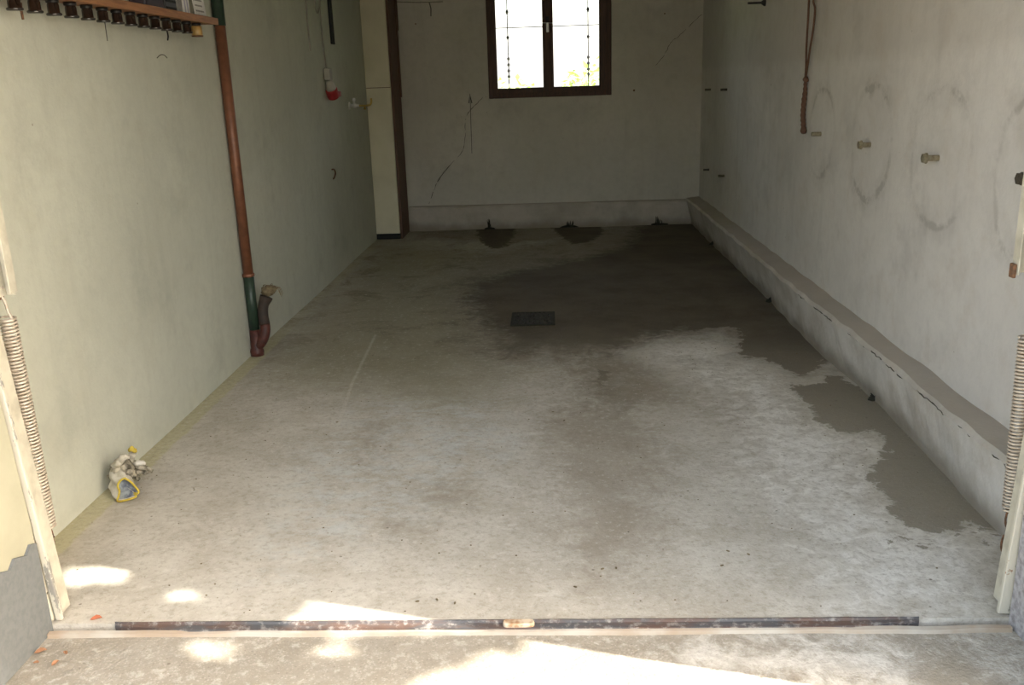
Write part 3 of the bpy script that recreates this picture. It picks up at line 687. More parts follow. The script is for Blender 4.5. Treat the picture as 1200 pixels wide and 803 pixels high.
def spring_set(side, top, bot, ysp, hook_end, links, R):
    pt, pb = hit(*top, 1, ysp), hit(*bot, 1, ysp); pe = hit(*hook_end, 1, ysp)
    t = empty('door_spring', pe, 'long steel coil spring hanging beside the %s door jamb' % side, 'spring', 'garage door springs')
    turns = int((pt-pb).length/0.0105)
    obj('coil', coil(pb, pt, R, 0.0036, turns), 'spring', t, True)
    obj('top_hook', tb(cr([pt+Vector((R*.6, 0, -.005)), pt+Vector((R*.2, 0, .02)), pt+Vector((0, 0, .05)), pt+Vector((-.012, 0, .075)), pt+Vector((.004, 0, .09))], 4), 0.004, 6), 'spring', t)
    obj('bottom_hook', tb(cr([pb+Vector((-R*.6, 0, .005)), pb+Vector((0, 0, -.012)), pb+Vector((.003, 0, -.03)), pb+Vector((0.012, 0, -.035))], 4), 0.004, 6), 'rust', t)
    d = pe-pb; 
    for k in range(links):
        c = pb+d*((k+0.75)/(links)); L_ = d.length/links*0.72; bm = bmesh.new()
        pts = []
        for i in range(13):
            a = 2*math.pi*i/12; x, z = 0.009*math.cos(a), L_*math.sin(a)
            pts.append(c+(Vector((x, 0, z)) if k % 2 == 0 else Vector((x*0.5, x, z))))
        tube(bm, pts, 0.0032, 5, False); obj('chain_link', bm, 'rust', t)
    return t
YS = 0.115
spring_set('left', (9, 372), (57, 618), YS, (66, 672), 5, 0.021)
spring_set('right', (1204, 395), (1184, 597), YS, (1174, 655), 4, 0.021)
# lower ends of the counterbalance arms
def arm(side):
    if side == 'left':
        b = hit(10, 347, 1, YS); t = hit(-32, 150, 1, YS)
        a = empty('lift_arm', b, 'cream steel lift arm end above the left spring', 'door arm', 'garage door lift arms')
        sx = 1
    else:
        b = hit(1197, 321, 1, YS); t = hit(1219, 120, 1, YS)
        a = empty('lift_arm', b, 'cream steel lift arm end above the right spring', 'door arm', 'garage door lift arms')
        sx = -1
    x = b.x
    # open channel: web plus two flanges
    obj('channel_web', bx(x-0.014, x+0.014, YS+0.014, YS+0.018, b.z, 2.2, 0.001), 'frame_cream', a)
    obj('channel_flange', bx(x-0.019, x-0.0145, YS-0.018, YS+0.018, b.z, 2.2, 0.001), 'frame_cream', a)
    obj('channel_flange', bx(x+0.0145, x+0.019, YS-0.018, YS+0.018, b.z+0.01, 2.2, 0.001), 'frame_cream', a)
    obj('hook_plate', bx(x-0.030, x-0.0195, YS-0.012, YS+0.012, b.z-0.010, b.z+0.030, 0.003), 'rust', a)
arm('left'); arm('right')

# ------------------------------------------------------------------ drainpipe on the left wall
PXc = 0.036
PYc = min((2.2+0.005*i for i in range(240)), key=lambda y: sum(abs(pj((PXc, y, z))[0]-(254.5+0.1108*pj((PXc, y, z))[1])) for z in (0.4, 1.0, 1.6, 2.0)))
pipe = empty('drainpipe', (PXc, PYc, 0), 'vertical copper brown drainpipe with green ends on left wall', 'pipe')
zj, zc = 1.915, hit(291, 322, 0, PXc).z
obj('green_pipe_top', tb([(PXc, PYc, zj-0.01), (PXc, PYc, CEIL-0.002)], 0.033, 20), 'green', pipe, True)
obj('copper_pipe', _lathe(bmesh.new(), Vector((PXc, PYc, zc)), Vector((0, 0, 1)), [(0, 0.030), (zj-zc, 0.030)], 20), 'copper', pipe, True)
obj('collar', _lathe(bmesh.new(), Vector((PXc, PYc, zc-0.012)), Vector((0, 0, 1)), [(0, 0.033), (0.003, 0.036), (0.016, 0.036), (0.020, 0.032)], 20), 'copper', pipe, True)
obj('green_pipe_bottom', _lathe(bmesh.new(), Vector((PXc, PYc, 0.16)), Vector((0, 0, 1)), [(0, 0.030), (zc-0.165, 0.031)], 20), 'green', pipe, True)
obj('red_foot', _lathe(bmesh.new(), Vector((PXc, PYc, -0.004)), Vector((0, 0, 1)), [(0, 0.040), (0.03, 0.042), (0.05, 0.034), (0.165, 0.0305)], 20), 'oxide', pipe, True)
br = cr([(PXc+0.005, PYc, 0.05), (PXc+0.045, PYc-0.008, 0.095), (PXc+0.066, PYc+0.0, 0.16), (PXc+0.058, PYc+0.01, 0.24), (PXc+0.062, PYc+0.02, 0.30), (PXc+0.085, PYc+0.03, 0.355)], 5)
nlow = 13
obj('branch_lower', tb(br[:nlow], [0.028, 0.03, 0.032]+[0.031]*(nlow-3), 16), 'oxide', pipe, True)
obj('branch_upper', tb(br[nlow-1:], [0.0315]*(len(br)-nlow-3)+[0.033, 0.036, 0.038, 0.039], 16), 'tar', pipe, True)
e = br[-1]; ed = (br[-1]-br[-3]).normalized()
ragt = empty('rag', e, 'frayed brown rag stuffed into the drainpipe branch', 'rag')
bm = bmesh.new(); bmesh.ops.create_icosphere(bm, subdivisions=3, radius=0.045)
for v in bm.verts:
    f = 1+0.45*mnoise.noise(v.co*45)+0.2*mnoise.noise(v.co*110); v.co = Vector((v.co.x*f*1.05, v.co.y*f, v.co.z*f*0.75))*0.95; v.co += e+ed*0.043
obj('wad', bm, 'rag', ragt, True)
rnd = random.Random(3)
for k in range(12):
    a = rnd.uniform(-0.6, 2.2); st = e+ed*0.05+Vector((0.03*math.cos(a), -0.01+rnd.uniform(-.02, .02), 0.02*math.sin(a)))
    obj('frayed_thread', tb(cr([st, st+Vector((0.03*math.cos(a), rnd.uniform(-.01, .01), 0.012)), st+Vector((0.04*math.cos(a)+0.006, rnd.uniform(-.01, .01), -rnd.uniform(.0, .05)))], 3), 0.0013, 4), 'rag', ragt)

# ------------------------------------------------------------------ shelf and what is on it
SX = 0.105; ye = hit(256, 25.5, 0, SX+0.014).y; zb = hit(256, 25.5, 0, SX+0.014).z-0.013
shelf = empty('wall_shelf', (0.0, 2.0, zb), 'long varnished wooden shelf board high on the left wall', 'shelf')
sb = obj('board', bx(0.001, SX, 0.35, min(ye, PYc-0.036), zb, zb+0.024, 0.002), 'shelfwood', shelf)
obj('front_edging', bx(SX+0.0002, SX+0.014, 0.35, ye, zb-0.004, zb+0.03, 0.002), 'shelfwood', shelf)
for y in (0.6, 1.5, 2.4): obj('bracket', (lambda bm: (box(bm, 0.001, 0.008, y-0.012, y+0.012, zb-0.05, zb-0.001), box(bm, 0.009, 0.022, y-0.012, y+0.012, zb-0.008, zb-0.001), bm)[-1])(bmesh.new()), 'darkmetal', shelf)
# dark jars hanging by their lids under the shelf
us = [87, 106.6, 123.8, 139.5, 155.6, 171.3, 185.7, 199, 211.5, 223]
JX = 0.058
ys = [hit(u-4, 0.158*u-4.5+3, 0, JX).y for u in us]
pitch = (ys[-1]-ys[0])/9
ylist = [ys[-1]-pitch*k for k in range(13)][::-1]
jm = []
body = lambda: _lathe(bmesh.new(), Vector((0, 0, -0.058)), Vector((0, 0, 1)), [(0, 0.024), (0.003, 0.027), (0.008, 0.027), (0.011, 0.021), (0.038, 0.0205), (0.042, 0.019), (0.044, 0.019)], 20)
lid = lambda: _lathe(bmesh.new(), Vector((0, 0, -0.0135)), Vector((0, 0, 1)), [(0, 0.022), (0.002, 0.023), (0.012, 0.023), (0.013, 0.022)], 20)
proto = None
names = ['nearest the entrance', 'second from the entrance', 'third from the entrance', 'fourth from the entrance', 'fifth from the entrance', 'sixth from the entrance', 'seventh, the middle of the row', 'sixth from the amber jar', 'fifth from the amber jar', 'fourth from the amber jar', 'third from the amber jar', 'second from the amber jar', 'next to the amber jar']
for k, y in enumerate(ylist):
    j = empty('hanging_jar', (JX, y, zb-0.0005), 'dark glossy jar hanging under the shelf, '+names[k], 'jar', 'dark jars hanging under the shelf')
    if proto is None:
        b_ = obj('jar_body', body(), 'jar', None, True); l_ = obj('lid', lid(), 'black', None, True); proto = (b_, l_)
    else:
        b_, l_ = proto[0].copy(), proto[1].copy(); COL.objects.link(b_); COL.objects.link(l_)
    b_.parent = j; l_.parent = j
am = empty('hanging_jar', (JX, ylist[-1]+pitch*1.05, zb-0.0005), 'amber yellow jar hanging at the pipe end under the shelf', 'jar')
b_ = obj('jar_body', _lathe(bmesh.new(), Vector((0, 0, -0.060)), Vector((0, 0, 1)), [(0, 0.025), (0.004, 0.027), (0.042, 0.027), (0.0465, 0.021)], 20), 'amber', None, True); b_.parent = am
c_ = obj('base_cap', _lathe(bmesh.new(), Vector((0, 0, -0.067)), Vector((0, 0, 1)), [(0, 0.028), (0.0065, 0.029)], 20), 'rust', None, True); c_.parent = am
l_ = proto[1].copy(); COL.objects.link(l_); l_.parent = am
# things standing on the shelf
zt = zb+0.0245
def on_shelf(u0, u1, v=5, x=0.06): return hit(u0, v, 0, x).y, hit(u1, v, 0, x).y
a, b = on_shelf(162, 184); cs = empty('case', (0.05, (a+b)/2, zt), 'dark purple case lying on the wall shelf', 'case')
obj('case_body', bx(0.015, 0.095, a, b, zt, zt+0.06, 0.01), 'purple', cs); obj('case_trim', bx(0.0955, 0.098, b-0.14, b-0.01, zt+0.004, zt+0.010), 'paper', cs)
a, b = on_shelf(186, 199); cs = empty('small_box', (0.05, (a+b)/2, zt), 'black ribbed box standing on the shelf between case and carton', 'box')
obj('box_body', bx(0.02, 0.09, a, b, zt, zt+0.13, 0.004), 'black', cs)
for k in range(3): obj('rib', bx(0.0905, 0.094, a+0.01, b-0.01, zt+0.012+0.03*k, zt+0.022+0.03*k, 0.001), 'blackmat', cs)
a, b = on_shelf(199.5, 205); cs = empty('carton', (0.05, (a+b)/2, zt), 'narrow grey carton on the shelf beside the white papers', 'carton')
obj('carton_body', bx(0.015, 0.095, a, b, zt, zt+0.16, 0.002), 'greybox', cs); obj('carton_flap', bx(0.03, 0.08, a+.005, b-.005, zt+0.1605, zt+0.164), 'greybox', cs)
a, b = on_shelf(205.5, 221)
pp = empty('envelope_bundle', (0.05, (a+b)/2, zt), 'bundle of white and lilac envelopes leaning on the shelf', 'papers')
for k in range(6):
    bm = bmesh.new(); y0_ = a+0.006+(b-a-0.03)*k/6
    box(bm, 0.012, 0.094-0.003*k, y0_, y0_+0.006, zt, zt+0.15-0.012*(k % 3))
    for v in bm.verts: v.co.y += -(v.co.z-zt)*0.12*(1-(k/9))
    obj('envelope', bm, 'lilac' if k in (2, 4) else 'paper', pp)
a, b = on_shelf(223, 236)
pp = empty('printed_leaflet', (0.09, (a+b)/2, zt), 'white printed leaflet standing beside the green pipe', 'leaflet')
bm = bmesh.new(); box(bm, 0.078, 0.082, a, b, zt, zt+0.17)
for v in bm.verts: v.co.x += -(v.co.z-zt)*0.10
obj('sheet', bm, 'paper', pp)
for k in range(5):
    bm = bmesh.new(); z0 = zt+0.028+0.026*k; box(bm, 0.0822, 0.0828, a+0.015, b-0.03-0.01*(k % 2), z0, z0+0.008)
    for v in bm.verts: v.co.x += -(v.co.z-zt)*0.10
    obj('print_line', bm, 'print', pp)

# ------------------------------------------------------------------ bits on the left wall
def LW(x, *p): return [hit(u, v, 0, x) for u, v in p]
p = LW(0.004, (192, 28), (195, 34), (197, 42), (196.5, 47))
tag(obj('hanging_wire', tb(cr(p, 4), 0.004, 6), 'darkmetal'), 'short dark bent wire hanging on left wall below the jars', 'wire')
p = LW(0.004, (23.5, 3), (25, 12), (27, 23))
tag(obj('rust_streak', tb(p, [0.006, 0.005, 0.004], 6), 'rust'), 'rusty streak on left wall near the top left corner', 'streak')  # rust streak on the plaster, built as a thin rod
p = LW(0.002, (122, 20), (124, 34), (126, 48))
tag(obj('wall_streak', tb(p, 0.0022, 5), 'pencil'), 'thin grey streak on left wall below the middle jars', 'wire')  # grey streak on the plaster, built as a thin rod
p = LW(0.0015, (184, 68), (187, 65), (190, 64), (193, 65), (196, 68))
tag(obj('wall_crack', tb(cr(p, 3), 0.0022, 5), 'crack'), 'tiny crack mark in left wall beneath the hanging wire', 'crack_mark')  # small crack mark, built as a bent rod
p = LW(0.004, (357.5, -8), (360.5, 30), (363.5, 60))
tag(obj('grey_strip', tb(p, 0.009, 6), MT['cable']), 'thin grey strip ending on left wall beside the hanging socket', 'cable cover')  # thin grey rod running down the wall
# black strip
p = LW(0.012, (385, -14), (391, 52)); yb = (p[0].y+p[1].y)/2
bs = empty('black_strip', (0.0, yb, p[1].z), 'black rubber strip hanging on the left wall above the socket', 'strip')
obj('strip', bx(0.001, 0.016, yb-0.055, yb+0.055, p[1].z, CEIL-0.3, 0.003), 'blackmat', bs)
obj('strip_rib', bx(0.0165, 0.022, yb-0.02, yb+0.02, p[1].z+0.004, CEIL-0.3, 0.002), 'blackmat', bs)
# hanging cable with red socket
q0 = hit(381, 82, 0, 0.03)
sk = empty('cable_socket', q0, 'red and white socket hanging from a grey cable on left wall', 'socket')
obj('cable', tb(cr(LW(0.02, (374, -14), (376, 20), (379, 55), (382.5, 80)), 6), 0.007, 8), 'cable', sk)
obj('cable_loop', tb(cr(LW(0.02, (369, -12), (369.5, 8), (372, 15.5), (374.5, 8)), 6), 0.006, 8), 'cable', sk)
q1, q2, q3 = hit(384.5, 80, 0, 0.04), hit(385, 94, 0, 0.04), hit(391, 112, 0, 0.05)
obj('switch_box', bx(0.008, 0.062, q1.y-0.045, q1.y+0.045, q2.z, q1.z, 0.008), 'greyplastic', sk)
ax = (hit(391, 114, 0, 0.05)-hit(385, 94, 0, 0.04)); l_ = ax.length
obj('socket_body', _lathe(bmesh.new(), q2, ax.normalized(), [(0, 0.024), (0.02, 0.030), (l_*0.42, 0.040), (l_*0.5, 0.042)], 16), 'whiteplastic', sk, True)
sr = obj('red_shroud', _lathe(bmesh.new(), q2+ax*0.5, ax.normalized(), [(0, 0.043), (0.008, 0.050), (l_*0.36, 0.050), (l_*0.5, 0.047)], 16), 'red', sk)
obj('red_lid', bx(0.060, 0.098, q3.y+0.0, q3.y+0.085, q3.z-0.012, q3.z+0.034, 0.008), 'red', sr)
# wall tap with brass spout
tp = hit(413, 124, 0, 0.03); ty = tp.y; tz = tp.z
t = empty('wall_tap', (0, ty, tz), 'chrome wall tap with a brass spout beside the cabinet', 'tap')
obj('rosette', _lathe(bmesh.new(), Vector((0.0005, ty, tz)), Vector((1, 0, 0)), [(0, 0.034), (0.006, 0.032), (0.014, 0.018)], 16), 'chrome', t, True)
bm = bmesh.new(); _lathe(bm, Vector((0.013, ty, tz)), Vector((1, 0, 0)), [(0, 0.014), (0.02, 0.015), (0.025, 0.022), (0.05, 0.022), (0.055, 0.016), (0.08, 0.014)], 16)
obj('valve_body', bm, 'chrome', t, True)
bm = bmesh.new(); _lathe(bm, Vector((0.048, ty, tz+0.015)), Vector((0, 0, 1)), [(0, 0.010), (0.025, 0.009), (0.03, 0.016), (0.05, 0.014), (0.055, 0.006)], 12); obj('tap_knob', bm, 'chrome', t, True)
obj('spout', tb(cr([(0.09, ty, tz), (0.15, ty, tz-0.002), (0.195, ty, tz+0.004), (0.208, ty, tz+0.03), (0.209, ty, tz+0.062)], 5), 0.0095, 10), 'brass', t, True)
obj('drain_cock', _lathe(bmesh.new(), Vector((0.145, ty, tz-0.008)), Vector((0, 0, -1)), [(0, 0.008), (0.018, 0.008), (0.02, 0.014), (0.03, 0.012)], 10), 'brass', t, True)
p = hit(389, 203, 0, 0.0)
nl = obj('rusty_hook', tb(cr([p+Vector((-.002, 0, .03)), p+Vector((.02, 0, .03)), p+Vector((.03, 0, 0)), p+Vector((.018, 0, -.035)), p+Vector((.006, .01, -.05))], 4), 0.007, 6), 'rust')
tag(nl, 'small rusty hook in left wall below the red socket', 'hook')

# ------------------------------------------------------------------ tall cabinet in the back left corner
CY = 7.05; CX = hit(469, 270, 1, CY).x; cz = 2.5
cab = empty('tall_cabinet', (CX/2, CY+0.25, 0), 'tall narrow ivory cabinet with brown side in the back left corner', 'cabinet')
zk = hit(455, 274, 1, CY).z; zs = hit(440, 103, 1, CY).z
obj('body', bx(0.004, CX-0.004, CY+0.02, BY-0.01, zk, cz), 'cabfront', cab)
obj('toe_kick', bx(0.006, CX-0.004, CY+0.004, CY+0.03, 0.0, zk-0.001), 'blackmat', cab)
obj('door_gap', bx(0.007, CX-0.005, CY+0.008, CY+0.0195, zs-0.003, zs+0.003), 'cabside', cab)
obj('door', bx(0.006, CX-0.003, CY, CY+0.019, zk, zs-0.003, 0.002), 'cabfront', cab)
obj('door', bx(0.006, CX-0.003, CY, CY+0.019, zs+0.003, cz, 0.002), 'cabfront', cab)
obj('side_panel', bx(CX, CX+0.022, CY+0.012, BY-0.012, 0.0, cz, 0.002), 'cabside', cab)
zz = hit(470, 114, 1, BY).z
obj('side_batten', bx(CX+0.0225, CX+0.034, BY-0.09, BY-0.014, zz, cz, 0.002), 'cabside', cab)
zz2 = hit(468, 36, 1, BY).z
obj('side_batten', bx(CX+0.0345, CX+0.042, BY-0.07, BY-0.014, zz2, cz, 0.002), 'cabside', cab)

# ------------------------------------------------------------------ right wall: pegs, bolts, rope
def peg(c, L_, R, mat, lab, grp, nut=True):
    o = empty('wall_peg', c, lab, 'bolt', grp)
    obj('shank', _lathe(bmesh.new(), c+Vector((0.004, 0, 0)), Vector((-1, 0, 0)), [(0, R), (L_, R), (L_+0.003, R*0.8)], 10), mat, o)
    if nut:
        obj('washer', _lathe(bmesh.new(), c+Vector((-L_*0.72, 0, 0)), Vector((-1, 0, 0)), [(0, R*1.75), (0.004, R*1.75)], 14), mat, o)
        obj('nut', _lathe(bmesh.new(), c+Vector((-L_*0.72-0.0045, 0, 0)), Vector((-1, 0, 0)), [(0, R*1.6), (0.012, R*1.6)], 6), mat, o)
    return o
G = 'tyre pegs on the right wall'
peg(B1, 0.058, 0.013, 'bolt', 'short steel peg beside the hanging rope end', G, False)
peg(B2, 0.062, 0.013, 'bolt', 'steel peg with a nut in the clearest tyre ring', G)
peg(B3, 0.070, 0.013, 'bolt', 'steel peg with a nut, second from the right photo edge', G)
peg(B4, 0.065, 0.013, 'boltdark', 'dark steel peg cut by the right photo edge', G)
for (u, v), lab in (((833, 105), 'small dark peg, upper one nearest the back corner'), ((852, 105), 'small dark peg, upper one farther from the back corner'),
                    ((831, 199), 'small dark peg, lower one nearest the back corner'), ((849, 206), 'small dark peg, lower one farther from the back corner')):
    peg(hit(u, v, 0, WR), 0.06, 0.011, 'boltdark', lab, 'small pegs near the back corner', False)
c = hit(897, 3, 0, WR)
o = empty('wall_hook', c, 'dark iron hook high on the right wall at the top photo edge', 'hook')
obj('hook_shank', tb([c+Vector((0.004, 0, 0)), c+Vector((-0.13, 0, 0.0))], 0.008, 8), 'darkmetal', o)
obj('hook_flange', _lathe(bmesh.new(), c+Vector((0.001, 0, 0)), Vector((-1, 0, 0)), [(0, 0.026), (0.012, 0.024), (0.03, 0.012)], 12), 'darkmetal', o)
# rope
RX = WR-0.02
def RW(*p): return [hit(u, v, 0, RX) for u, v in p]
rp = empty('rope', hit(941, 157, 0, RX), 'brown rope hanging knotted on the right wall', 'rope')
obj('strand', tb(cr(RW((949, -30), (948, 0), (946.5, 30), (945, 55), (944.5, 78), (943.5, 93)), 6), 0.0065, 8), 'rope', rp, True)
obj('strand', tb(cr(RW((952, -30), (953, 0), (955, 10), (953.5, 30), (950, 52), (946.5, 76), (944, 93)), 6), 0.0065, 8), 'rope', rp, True)
pts = cr(RW((944, 92), (943.5, 105), (942, 120), (941, 135), (941.5, 148), (942, 156)), 8)
obj('doubled_tail', tb(pts, [0.009+0.006*min(1, i/14)+0.002*math.sin(i*1.9) for i in range(len(pts))], 10), 'rope', rp, True)
bm = bmesh.new(); bmesh.ops.create_icosphere(bm, subdivisions=2, radius=0.019); k = hit(944.5, 93, 0, RX)
for v in bm.verts: v.co = v.co*(1+0.3*mnoise.noise(v.co*70))+k
obj('knot', bm, 'rope', rp, True)
bm = bmesh.new(); bmesh.ops.create_icosphere(bm, subdivisions=2, radius=0.021); k = hit(942, 153, 0, RX)
for v in bm.verts: v.co = v.co*(1+0.35*mnoise.noise(v.co*80))+k
obj('end_knot', bm, 'rope', rp, True)

# ------------------------------------------------------------------ floor drain
d0, d1 = fl(598, 382), fl(650, 366)
dx0, dx1, dy0, dy1 = d0.x, d1.x, d0.y, d1.y
dr = empty('floor_drain', ((dx0+dx1)/2, (dy0+dy1)/2, 0), 'rectangular corroded floor drain grate clogged with muck', 'drain')
bm = bmesh.new(); w_ = 0.016
for a in ((dx0, dx1, dy0, dy0+w_), (dx0, dx1, dy1-w_, dy1), (dx0, dx0+w_, dy0+w_, dy1-w_), (dx1-w_, dx1, dy0+w_, dy1-w_)): box(bm, *a, -0.01, 0.006)
obj('rim', bm, 'moss', dr)
obj('muck_bed', bx(dx0+w_, dx1-w_, dy0+w_, dy1-w_, -0.012, 0.0015), 'muck', dr)
nb = 9
for k in range(nb):
    x = dx0+w_+(dx1-dx0-2*w_)*(k+0.5)/nb
    obj('grate_bar', bx(x-0.007, x+0.007, dy0+w_, dy1-w_, 0.0016, 0.005, 0.001), 'grate', dr)
bm = bmesh.new(); rnd = random.Random(8)
for k in range(40):
    p = Vector((rnd.uniform(dx0+.03, dx1-.03), rnd.uniform(dy0+.03, dy1-.03), 0.006)); r = rnd.uniform(.004, .011)
    ret = bmesh.ops.create_icosphere(bm, subdivisions=1, radius=r, matrix=Matrix.Translation(p))
o = obj('gravel', bm, 'muck', dr); o['kind'] = 'stuff'

# ------------------------------------------------------------------ moss tufts at the back plinth, dark lumps for holes at the right
def tuft(c, h, w_, lab, nrm):
    o = empty('dark_tuft', c, lab, 'moss', 'seeping moss tufts along the plinths'); rnd = random.Random(int(c.x*100+c.y*10))
    bm = bmesh.new(); bmesh.ops.create_icosphere(bm, subdivisions=2, radius=1)
    for v in bm.verts:
        f = 1+0.4*mnoise.noise(v.co*3+c); v.co = Vector((v.co.x*w_*f if not nrm else v.co.x*0.02*f, v.co.y*0.02*f if not nrm else v.co.y*w_*f, max(v.co.z, -0.1)*0.022*f))+c+Vector((0, 0, 0.002))
    obj('tuft_pad', bm, 'moss', o, True)
    bm = bmesh.new()
    for k in range(7):
        s = c+Vector((rnd.uniform(-.4, .4)*w_*(0 if nrm else 1), rnd.uniform(-.4, .4)*w_*(1 if nrm else 0), 0.01)); q = s+Vector((rnd.uniform(-.02, .02), rnd.uniform(-.012, .004), h*rnd.uniform(.35, 1)))
        tube(bm, cr([s, (s+q)/2+Vector((.004, 0, 0)), q], 3), [0.006, .006, .005, .005, .004, .003, .002], 5)
    obj('tuft_stalk', bm, 'moss', o)
for (u, v), h, w_, lab in (((574, 266), 0.11, 0.06, 'black moss tuft at back plinth, leftmost of three'), ((667, 265), 0.08, 0.10, 'black moss tuft at back plinth below the window'), ((772, 263), 0.09, 0.10, 'black moss tuft at back plinth nearest the right corner')):
    p = hit(u, v, 1, BY-0.014); tuft(Vector((p.x, BY-0.016, 0.0)), h, w_, lab, False)
for y, lab in ((hit(836, 287, 2, 0).y, 'dark stub at right plinth nearest the back corner'), (fl(900, 354).y, 'dark lump for a small hole at right plinth beside the dark wet floor'), (fl(1025, 469).y, 'dark lump for a small hole at right plinth between the two puddles')):
    x = float(np.clip(np.interp(y, by_, bx_), 3.33, 3.43)); tuft(Vector((x-0.012, y, 0.0)), 0.03, 0.018, lab, True)  # dark lumps stand in for a stub and small dark holes

# ------------------------------------------------------------------ crumpled work gloves by the left wall
def G_(u, v, Y): return hit(100+u/7.3, 500+v/7.3, 1, Y)
Yb = fl(138, 589).y
gb = fl(138, 589)
g1 = empty('work_glove', (0.10, Yb+0.05, 0), 'crumpled white work glove with yellow hem, cuff gaping open', 'glove', 'gloves by the left wall')
rim = [G_(*a) for a in ((335, 442, Yb+.035), (300, 462, Yb+.03), (277, 508, Yb+.02), (292, 552, Yb+.02), (283, 600, Yb+.01), (276, 645, Yb), (340, 632, Yb-.005), (418, 608, Yb), (432, 590, Yb+.005), (382, 560, Yb+.035), (440, 574, Yb+.012), (455, 552, Yb+.015), (405, 490, Yb+.025), (372, 462, Yb+.03))]
for p in rim: p.x = max(p.x, 0.022); p.z = max(p.z, 0.006)
rim = cr(rim+[rim[0]], 3)[:-1]; n = len(rim)
cen = sum(rim, Vector())/n
back = Vector((-0.060, 0.060, 0.030))
bm = bmesh.new(); rings = []
for k in range(6):
    t = k/5; ring = []
    for i, p in enumerate(rim):
        q = cen+(p-cen)*(1+0.22*math.sin(t*2.4)-0.15*t)+back*t
        # unfold the pinch away from the rim
        q += (cen-Vector((q.x, q.y, q.z)))*0.0
        nn = mnoise.noise(q*30+Vector((k, 0, 0)))*0.012*t
        q += Vector((nn, nn*0.5, nn)); q.x = max(q.x, 0.012); q.z = max(q.z, 0.004); ring.append(bm.verts.new(q))
    rings.append(ring)
for a, b in zip(rings, rings[1:]):
    for i in range(n): bm.faces.new((a[i], a[(i+1) % n], b[(i+1) % n], b[i]))
cuff = obj('cuff', bm, 'cloth', g1, True)
bm = bmesh.new(); tube(bm, rim+[rim[0]], 0.0042, 7, False); obj('hem', bm, 'yellow', cuff, True)
# pale blue lining deeper inside the cuff
bm = bmesh.new(); inner = [bm.verts.new(cen+(p-cen)*0.86+back*0.30) for p in rim]; inner2 = [bm.verts.new(cen+(p-cen)*0.93+back*0.08) for p in rim]; c0 = bm.verts.new(cen+back*0.55)
for i in range(n): bm.faces.new((inner[i], inner[(i+1) % n], c0)); bm.faces.new((inner2[i], inner2[(i+1) % n], inner[(i+1) % n], inner[i]))
obj('lining', bm, 'blue', cuff, True)
def crumple(path, rads, seg_=12, amp=0.35, fr=60, seed=0):
    P = cr(path, 5); m_ = len(P); rs = [float(np.interp(i/(m_-1), np.linspace(0, 1, len(rads)), rads)) for i in range(m_)]
    bm = tube(bmesh.new(), P, rs, seg_)
    bmesh.ops.recalc_face_normals(bm, faces=bm.faces); bm.normal_update()
    for v in bm.verts:
        v.co += v.normal*amp*0.012*(mnoise.noise(v.co*fr+Vector((seed, 0, 0)))+0.6*mnoise.noise(v.co*fr*2.1))
        v.co.x = max(v.co.x, 0.006); v.co.z = max(v.co.z, 0.003)
    return bm
# fingers bunched up behind the cuff
obj('palm', crumple([G_(215, 440, Yb+.09), G_(270, 400, Yb+.10), G_(340, 360, Yb+.11), G_(390, 330, Yb+.12)], [0.016, 0.032, 0.034, 0.018], 14, 1.0, 40, 1), 'clothd', g1, True)
for k, (a, b, c) in enumerate((((250, 340), (285, 310), (310, 285)), ((280, 385), (268, 372), (255, 355)), ((300, 300), (330, 265), (365, 270)), ((350, 380), (385, 400), (420, 430)))):
    obj('finger', crumple([G_(*a, Yb+.085), G_(*b, Yb+.075), G_(*c, Yb+.085)], [0.015, 0.017, 0.010], 10, 0.8, 70, k), 'clothd' if k % 2 else 'cloth', g1, True)
g2 = empty('work_glove', G_(480, 400, Yb+0.175)*1.0, 'grimy work glove lying flat behind the gaping cuff', 'glove', 'gloves by the left wall')
g2.location.z = 0
obj('palm', crumple([G_(330, 330, Yb+0.185), G_(400, 340, Yb+0.185), G_(450, 375, Yb+0.175)], [0.02, 0.028, 0.018], 12, 1.0, 45, 5), 'clothd', g2, True)
for k, (pp_, r) in enumerate(((((440, 340), (490, 350), (540, 365), (575, 378)), 0.011), (((440, 385), (490, 392), (545, 392)), 0.010), (((430, 320), (470, 312), (512, 322)), 0.010), (((420, 400), (440, 430), (452, 462)), 0.010))):
    obj('finger', crumple([G_(u, v, Yb+0.170) for u, v in pp_], [r*1.1, r, r, r*0.6], 10, 0.6, 60, 7+k), 'clothd' if k != 2 else 'cloth', g2, True)
cf = obj('cuff', crumple([G_(390, 300, Yb+0.190), G_(402, 262, Yb+0.190), G_(408, 228, Yb+0.185)], [0.014, 0.013, 0.016], 12, 0.7, 50, 9), 'cloth', g2, True)
obj('hem', crumple([G_(380, 205, Yb+0.185), G_(402, 192, Yb+0.180), G_(418, 205, Yb+0.180), G_(440, 202, Yb+0.185)], [0.008, 0.010, 0.009, 0.007], 8, 0.5, 60, 4), 'yellow', cf, True)

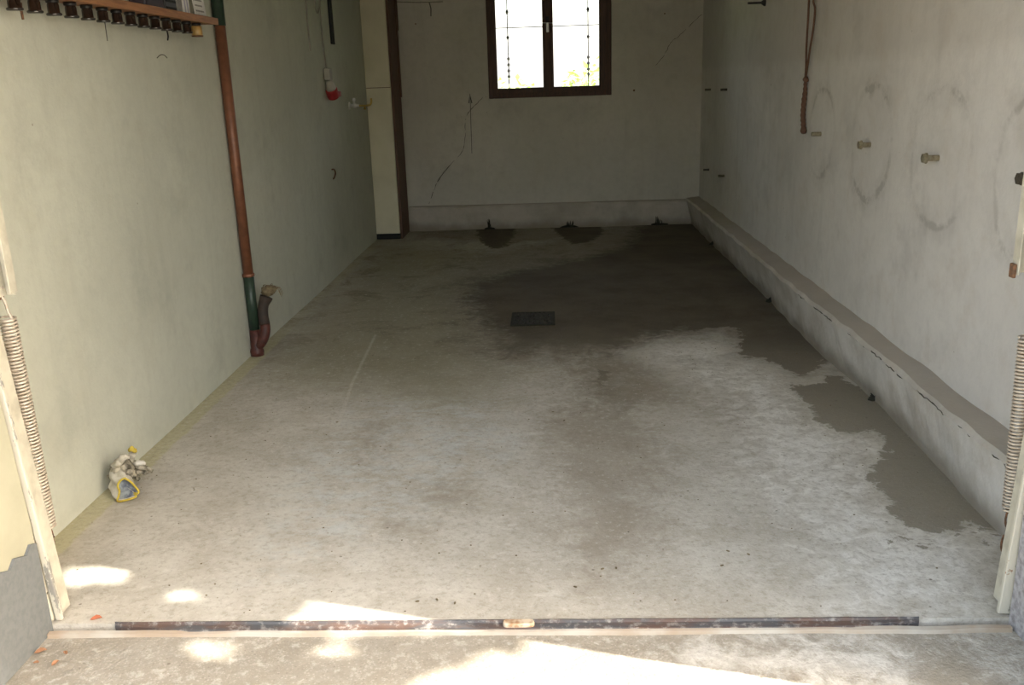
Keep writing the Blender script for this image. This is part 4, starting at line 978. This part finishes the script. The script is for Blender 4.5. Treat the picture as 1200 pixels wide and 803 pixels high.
# ------------------------------------------------------------------ fallen leaves and crumbs
def dryleaf(u, v, s, rot, mat, lab, z=-0.022):
    p = hit(u, v, 2, z); bm = bmesh.new()
    out = [(-.5, 0), (-.3, .2), (0, .27), (.25, .16), (.5, 0), (.25, -.16), (0, -.27), (-.3, -.2)]
    c = [bm.verts.new((x*s*0.5, 0, 0.002)) for x in (-.7, 0, .7)]
    vs_ = []
    for x, y in out:
        vs_.append(bm.verts.new((x*s, y*s, 0.004+abs(y)*s*0.7+0.10*s*math.sin(x*5))))
    L_ = bm.verts.new((-.8*s, 0, 0.004))
    for i in range(8):
        bm.faces.new((vs_[i], vs_[(i+1) % 8], c[1]))
    for q in c: 
        if not q.link_faces: bm.verts.remove(q)
    bm.verts.remove(L_)
    o = obj('fallen_leaf', bm, mat); o.location = (p.x, p.y, z+0.004); o.rotation_euler = (0.15, 0.1, rot)
    m_ = o.modifiers.new('thick', 'SOLIDIFY'); m_.thickness = 0.0008
    return tag(o, lab, 'leaf', 'fallen leaves at the entrance')
dryleaf(113, 727.5, 0.036, 0.3, 'leaf_red', 'bright rust red leaf at left end of the threshold rail', -0.004)
dryleaf(48, 766, 0.034, 0.5, 'leaf_dry', 'curled brown leaf, largest at the foot of the left pier')
dryleaf(65, 780, 0.026, 1.2, 'leaf_dry', 'small brown leaf, lowest of those by the left pier')
dryleaf(77, 768, 0.020, 2.4, 'leaf_dry', 'small brown leaf, rightmost of those by the left pier')
dryleaf(43, 779, 0.018, 0.1, 'leaf_dry', 'tiny brown leaf, leftmost of those by the left pier')
dryleaf(140, 736, 0.020, 2.0, 'leaf_red', 'faint reddish leaf just outside the threshold rail')
bm = bmesh.new(); rnd = random.Random(21)
for k in range(240):
    x, y = rnd.uniform(0.12, 3.3), rnd.uniform(0.02, 3.0); r = rnd.uniform(.0012, .0035)
    bmesh.ops.create_icosphere(bm, subdivisions=1, radius=r, matrix=Matrix.Translation((x, y, 0.0005))@Matrix.Diagonal((1.3, 1, .6, 1)))
for u, v in ((489, 705), (512, 703), (533, 707), (674, 688), (706, 667), (722, 666), (846, 663), (853, 646), (877, 650), (648, 483), (661, 493), (395, 495)):
    p = fl(u, v); bmesh.ops.create_icosphere(bm, subdivisions=1, radius=0.0055, matrix=Matrix.Translation((p.x, p.y, 0.001))@Matrix.Rotation(rnd.uniform(0, 3), 4, 'Z')@Matrix.Diagonal((1.4, .7, .5, 1)))
tag(obj('floor_crumbs', bm, 'rag'), 'tiny dark crumbs of dirt scattered over the concrete floor', 'dirt', kind='stuff')
